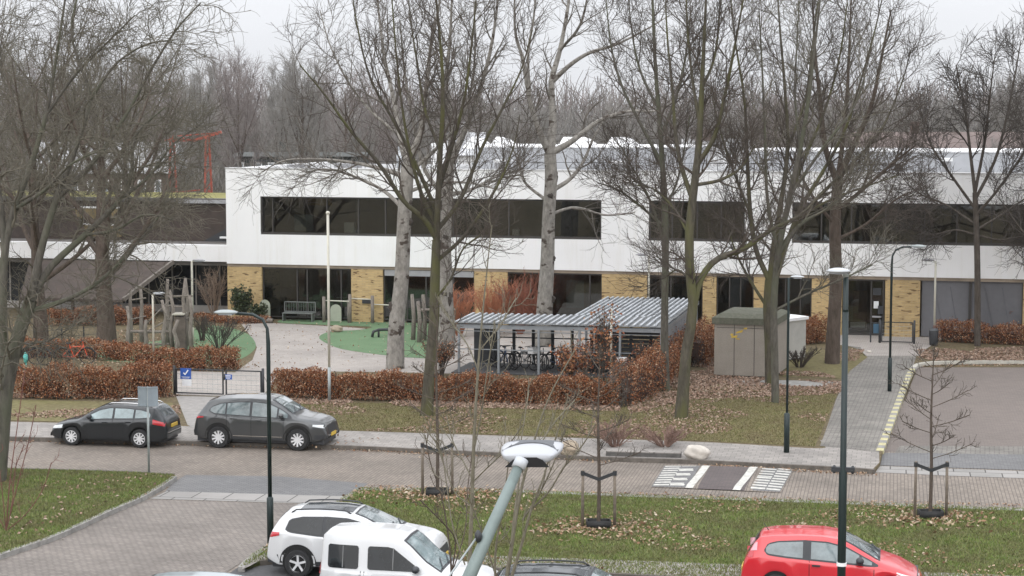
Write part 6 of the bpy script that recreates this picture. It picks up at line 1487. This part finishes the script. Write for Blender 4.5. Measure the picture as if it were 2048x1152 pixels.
# ================================================================== KIOSKS
def kiosk(label, px0, py0, px1, py1, h, dep, wallm, lidm, lidh, lab2=None):
    a, c = G(px0, py0), G(px1, py1); ex_ = (c-a).normalized(); w_ = (c-a).length; t = thing('utility_kiosk', label, 'kiosk', tuple(a), math.atan2(ex_.y, ex_.x))
    MB().box(0, w_, 0, dep, .06, h).build('body', wallm, t); MB().box(.04, w_-.04, .04, dep-.04, 0, .06).build('plinth', M_dark, t)
    b = MB(); o_ = .09
    b.add([(-o_,-o_,h),(w_+o_,-o_,h),(w_+o_,dep+o_,h),(-o_,dep+o_,h),(-o_,-o_,h+lidh*.62),(w_+o_,-o_,h+lidh*.62),(w_+o_,dep+o_,h+lidh*.62),(-o_,dep+o_,h+lidh*.62),(.25,.35,h+lidh),(w_-.25,.35,h+lidh),(w_-.25,dep-.35,h+lidh),(.25,dep-.35,h+lidh)],
      [(3,2,1,0),(0,1,5,4),(1,2,6,5),(2,3,7,6),(3,0,4,7),(4,5,9,8),(5,6,10,9),(6,7,11,10),(7,4,8,11),(8,9,10,11)]); b.build('lid', lidm, t)
    b = MB()
    for k in (1,2): b.box(w_*k/3-.012, w_*k/3+.012, -.006, .002, .08, h-.02)
    b.box(.1, w_-.1, -.005, .002, h-.16, h-.14); b.build('door_gap', plain('gap', (.05,.045,.04), .9), t)
    return t, w_
M_conc = multi('pebble concrete', [(.3,(.24,.215,.185)),(.7,(.33,.30,.26))], 1.5, .9, 30, [(.35,(.18,.16,.135)),(.65,(.42,.38,.33))], .4)
M_mossl = multi('mossy lid', [(.35,(.085,.09,.065)),(.7,(.17,.17,.13))], 2, .9, 9, [(.3,(.06,.07,.045)),(.7,(.19,.18,.15))], .5)
kk, kw_ = kiosk('pebbled concrete transformer kiosk with mossy lid and yellow marks', 1428, 752, 1548, 757, 2.18, 3.2, M_conc, M_mossl, .42)
b = MB()
for px_, py_, w_, h_, r_ in ((1468,672,.30,.10,.15),(1478,662,.34,.09,.3),(1463,668,.12,.12,-.4),(1490,655,.16,.08,.1),(1475,676,.20,.05,-.1)):
    u = (px_-1428)/(1548-1428)*kw_; z = PD(px_, py_, G(px_,752).y).z; c_, s_ = math.cos(r_), math.sin(r_)
    b.add([(u+x*c_-y*s_, -.008-.0006*len(b.v), z+x*s_+y*c_) for x, y in ((-w_/2,-h_/2*.6),(w_/2*.7,-h_/2),(w_/2,h_/2),(-w_/3,h_/2*.7))], [(0,1,2,3)])
b.build('yellow_mark', plain('yellow paint', (.55,.38,.06), .7, var=.2), kk)
kiosk('pale utility box with white lid standing right behind the concrete kiosk', 1512, 720, 1556, 725, 1.75, 2.0, plain('pale box', (.46,.45,.42), .8, var=.1, scale=2), M_white, .2)
# ================================================================== GATES
def gate(label, px0, py0, px1, py1, h, leaves_, m, wire=True, posts=True, group=None):
    a, c = G(px0, py0), G(px1, py1); v_ = (c-a); w_ = v_.length; t = thing('metal_gate', label, 'gate', tuple(a), math.atan2(v_.y, v_.x), group)
    if posts:
        for x in (-.05, w_+.05): MB().tube([(x,0,-.1),(x,0,h+.12)], .05, 10).build('post', m, t, True)
    for k, (u0, u1) in enumerate(leaves_):
        x0, x1 = w_*u0+.03, w_*u1-.03; b = MB()
        b.beam((x0,0,.08), (x1,0,.08), .045); b.beam((x0,0,h), (x1,0,h), .045); b.beam((x0,0,.06), (x0,0,h+.02), .05); b.beam((x1,0,.06), (x1,0,h+.02), .05); f = b.build('gate_leaf', m, t)
        if wire:
            b = MB()
            for j in range(1,5): z = .08+(h-.08)*j/5; b.beam((x0,0,z), (x1,0,z), .012)
            n = int((x1-x0)/.2)
            for j in range(1,n): x = x0+(x1-x0)*j/n; b.beam((x,0,.1), (x,0,h), .006)
            b.build('mesh', M_gpole, f)
    return t, w_
gg_, gw_ = gate('double black metal gate across the school path, blue signs hung on it', 352, 789, 524, 795, 1.0, [(0,.56),(.58,1)], M_dark)
MB().blob((gw_*.57, -.03, .75), (.06,.05,.12), 10, 8, .05).build('lock', M_dark, gg_)
def gsign(name, label, u, z, w_, h_, m, marks):
    p = Vector(gg_.location)+Vector((math.cos(gg_.rotation_euler.z), math.sin(gg_.rotation_euler.z), 0))*u; t = thing(name, label, 'sign', (p.x, p.y-.035, z), gg_.rotation_euler.z)
    MB().box(-w_/2, w_/2, -.006, .006, 0, h_).build('board', m, t); marks(t, w_, h_)
M_bsign = plain('sign blue', (.025,.09,.36), .5, var=.05); M_ws = plain('sign white', (.75,.76,.78), .6, var=.04)
def chk(t, w_, h_):
    b = MB(); b.beam((-w_*.2,-.010,h_*.58), (-w_*.04,-.010,h_*.40), .008, .045); b.beam((-w_*.06,-.0115,h_*.40), (w_*.24,-.0115,h_*.84), .008, .045); b.box(-w_*.38, w_*.38, -.009, -.007, h_*.17, h_*.21); b.box(-w_*.30, w_*.30, -.009, -.007, h_*.08, h_*.11); b.build('tick_mark', M_ws, t)
def lns(t, w_, h_):
    b = MB(); 
    for k, f_ in enumerate((.8,.9,.6)): b.box(-w_*.42*f_, w_*.42*f_, -.009, -.007, h_*(.72-.27*k), h_*(.84-.27*k))
    b.build('text_line', M_ws if w_ > .3 and h_ < .3 else M_bsign, t)
gsign('gate_sign', 'blue sign with a white tick hung on the left leaf of the gate', .42, .62, .44, .42, M_bsign, chk)
gsign('gate_sign', 'white notice under the blue tick sign on the gate', .46, .36, .38, .24, M_ws, lns)
gsign('gate_sign', 'small blue sign with white lettering on the right leaf of the gate', 2.15, .66, .32, .19, M_bsign, lns)
gate('black metal gate frame in front of the entrance beside the brick pier', 1762, 686, 1826, 688, 1.0, [(0,1)], M_dark, True)
bs = thing('bike_rack', 'low black hoop stand left of the entrance gate', 'bike rack', tuple(G(1741, 685)), -TH)
MB().tube([(0,0,0),(0,0,.95),(.4,0,.95),(.4,0,0)], .035, 8).build('hoop', M_dark, bs); MB().box(.12,.38,-.01,.01,.45,.9).build('sign_plate', plain('dull blue', (.04,.10,.16), .5), bs)
lb = thing('litter_bin', 'round black litter bin beside the cream lamp post near the grey screens', 'litter bin', tuple(G(1867, 691)))
MB().lathe([(.17,0),(.2,.1),(.22,.62),(.21,.66)], 20).build('body', M_dark, lb, True); MB().lathe([(.22,0),(.23,.05),(.16,.13),(.02,.15)], 20, 'z', (0,0,.661)).build('lid', plain('bin lid', (.07,.075,.08), .5), lb, True)
# ================================================================== PLAYGROUND
M_log = bark('weathered log', (.15,.13,.11), (.27,.24,.21), 4, .3)
cf = thing('climbing_frame', 'play frame of rough weathered log posts left of the cream lamp', 'climbing frame', tuple(G(325, 700)))
cb_ = G(325, 700); rp_ = random.Random(3)
for px_, py_, tp_ in ((258,704,612),(262,690,578),(284,696,572),(292,702,640),(336,690,558),(345,700,580),(330,706,600),(370,700,556),(375,690,560),(383,704,590),(352,712,640)):
    p = G(px_, py_)-cb_; hgt = PD(px_, tp_, G(px_, py_).y).z; j = rp_.uniform(-.08,.08)
    MB().tube([(p.x,p.y,-.1),(p.x+j,p.y,hgt*.35),(p.x-j,p.y,hgt*.7),(p.x+j*1.4,p.y,hgt)], [.11,.10,.085,.07], 9).build('post', M_log, cf, True)
def lb_(x0,y0,x1,y1,r=.05,nm='rail'):
    D_ = cb_.y; a, c = PD(x0,y0,D_)-cb_, PD(x1,y1,D_)-cb_; MB().tube([a,c], r, 8).build(nm, M_log, cf, True)
lb_(258,663,350,664,.07); lb_(335,593,385,592); lb_(262,600,292,596,.035); lb_(258,640,292,632,.03); lb_(330,640,385,636,.04); lb_(336,612,372,614,.035); lb_(290,650,340,600,.03,'rope'); lb_(264,690,350,688,.05); lb_(350,668,384,664,.04); lb_(285,668,335,640,.03,'rope'); lb_(285,600,285,602) if False else None
a = PD(347,626,cb_.y)-cb_; MB().box(a.x, a.x+.55, a.y-.4, a.y+.4, a.z-.06, a.z).build('platform', plain('pale board', (.45,.43,.36), .8), cf)
a = PD(352,690,cb_.y)-cb_; MB().box(a.x, a.x+.5, -.35, .35, .1, PD(352,628,cb_.y).z-.1).build('panel', plain('log panel', (.11,.09,.075), .9, var=.3), cf)
c2f = thing('climbing_frame', 'second cluster of rough log play posts between the two pale poplars', 'climbing frame', tuple(G(850, 682)))
cb2_ = G(850, 682)
for px_, tp_ in ((826,590),(838,600),(848,590),(868,575),(880,585),(905,610)):
    p = G(px_, 680+(px_%7))-cb2_; hgt = PD(px_, tp_, cb2_.y).z; MB().tube([(p.x,p.y,-.1),(p.x+.05,p.y,hgt*.5),(p.x-.04,p.y,hgt)], [.12,.10,.08], 8).build('post', M_log, c2f, True)
a = PD(838,618,cb2_.y)-cb2_; MB().box(a.x, a.x+1.7, -.3,.3, a.z-.06, a.z).build('platform', M_log, c2f)
sb = thing('turning_bars', 'three step of pale horizontal bars on wooden posts in front of the first windows', 'turning bars', tuple(G(648, 645)))
s0 = G(648,645)
for px_, h_ in ((648,1.35),(698,1.2),(745,1.45),(700,1.5)):
    p = G(px_, 645+(px_-648)*.02)-s0; MB().tube([(p.x,p.y,-.1),(p.x,p.y,h_)], .09, 9).build('post', M_log, sb, True)
for x0,x1,z in ((652,698,1.15),(702,745,1.25),(745,786,.95)):
    a, c = G(x0,645)-s0, G(x1,647)-s0; MB().tube([(a.x,a.y,z),(c.x,c.y,z)], .03, 8).build('bar', M_wpole, sb, True)
def boulder(label, px, py, r, m, seed):
    p = G(px, py); t = MB().blob((0,0,r[2]*.7), r, 22, 14, .11, seed).build('boulder', m, None, True, tuple(p)); tag(t, label, 'boulder')
M_rock = plain('pale rock', (.50,.46,.41), .9, var=.25, scale=3, bump=.8); M_rock2 = plain('tan rock', (.34,.28,.21), .9, var=.25, scale=3, bump=.8)
boulder('pale rounded boulder on the verge beside the speed hump', 1395, 917, (.37,.3,.26), M_rock, 1)
boulder('tan boulder behind the right edge of the big lamp head', 1138, 908, (.33,.3,.25), M_rock2, 2)
boulder('tan boulder on the edge of the green play turf', 673, 664, (.30,.3,.2), M_rock2, 3)
boulder('small stone on the school path near the entrance lamp', 1738, 705, (.12,.12,.06), M_rock, 4)
kb_ = thing('low_bench', 'dark curved low play bench on the turf beside the stout poplar', 'bench', tuple(G(765, 676)))
MB().tube([(-.5,0,.05),(-.45,.05,.3),(-.2,.2,.38),(.2,.3,.38),(.5,.25,.36)], .07, 8).build('seat', M_dark, kb_, True)
MB().tube([(.45,.25,0),(.45,.25,.36)], .05, 8).tube([(-.2,.2,0),(-.2,.2,.36)], .05, 8).build('leg', M_dark, kb_, True)
M_bw = plain('bench wood', (.14,.15,.14), .7, var=.2)
bn = thing('garden_bench', 'grey garden bench standing against the first ground floor window', 'bench', tuple(G(597, 643)), -TH)
MB().box(-.85,.85,-.2,.25,.42,.46).build('seat', M_bw, bn)
b = MB(); b.beam((-.85,.25,1.0),(.85,.25,1.0),.05); b.beam((-.85,.25,.5),(.85,.25,.5),.05); b.beam((-.85,.25,.46),(-.85,.25,1.0),.05); b.beam((.85,.25,.46),(.85,.25,1.0),.05)
for k in range(12): b.beam((-.75+k*.136,.25,.5),(-.75+k*.136,.25,1.0),.015)
b.build('backrest', M_bw, bn)
for x in (-.8,.8): MB().beam((x,0,0),(x,0,.42),.05,.4).build('leg', M_bw, bn)
for x_, y_, h_, lab in ((530,641,1.1,'small pale green planter tub just right of the evergreen shrub'), (672,643,.9,'pale yellow board leaning at the window right of the garden bench'), (802,645,.8,'pale round-topped board leaning by the second window'), (1060,650,.75,'pale disc-like play panel left of the tall poplar trunk')):
    t = thing('play_board', lab, 'play board', tuple(G(x_, y_)), -TH); MB().prism([(-.3,-.02),(.3,-.02),(.3,.02),(-.3,.02)], 0, h_*.7).build('panel', plain('pale board green', (.40,.43,.34), .8, var=.1), t)
    bb_ = MB(); n_ = 12; vs = [(math.cos(PI*k/n_)*.3, -.02, h_*.7+math.sin(PI*k/n_)*h_*.3) for k in range(n_+1)]+[(math.cos(PI*k/n_)*.3, .02, h_*.7+math.sin(PI*k/n_)*h_*.3) for k in range(n_+1)]
    bb_.add(vs, [tuple(range(n_+1)), tuple(range(2*n_+1, n_, -1))]+[(k, k+n_+1, k+n_+2, k+1) for k in range(n_)]); bb_.build('top', plain('pale board green', (.4,.43,.34)), t)
    MB().box(-.25,-.2,-.01,.3,0,.05).box(.2,.25,-.01,.3,0,.05).build('foot', M_log, t)
wf = thing('low_fence', 'low dark wire fence posts in the grass behind the leftmost hedge', 'fence', tuple(G(124, 690)))
f0 = G(124,690)
for px_, py_ in ((124,690),(168,686),(216,680),(70,694)):
    p = G(px_, py_)-f0; MB().tube([(p.x,p.y,-.05),(p.x,p.y,.8)], .035, 6).build('post', M_dark, wf)
p, q = G(70,694)-f0, G(216,680)-f0; MB().tube([(p.x,p.y,.7),(q.x,q.y,.7)], .01, 5).tube([(p.x,p.y,.35),(q.x,q.y,.35)], .01, 5).build('wire', M_dark, wf)
scatter_leaves('fallen_leaves', W([(400,640),(1230,640),(1200,735),(560,735)]), 900, .09, M_fall, .02, 31)
lg = thing('fallen_log', 'dark fallen log lying across the end of the play turf', 'log', tuple(G(515, 646)), -.1); MB().tube([(-.8,0,.14),(0,.05,.15),(.8,0,.13)], [.13,.14,.12], 10).build('trunk', M_log, lg, True)
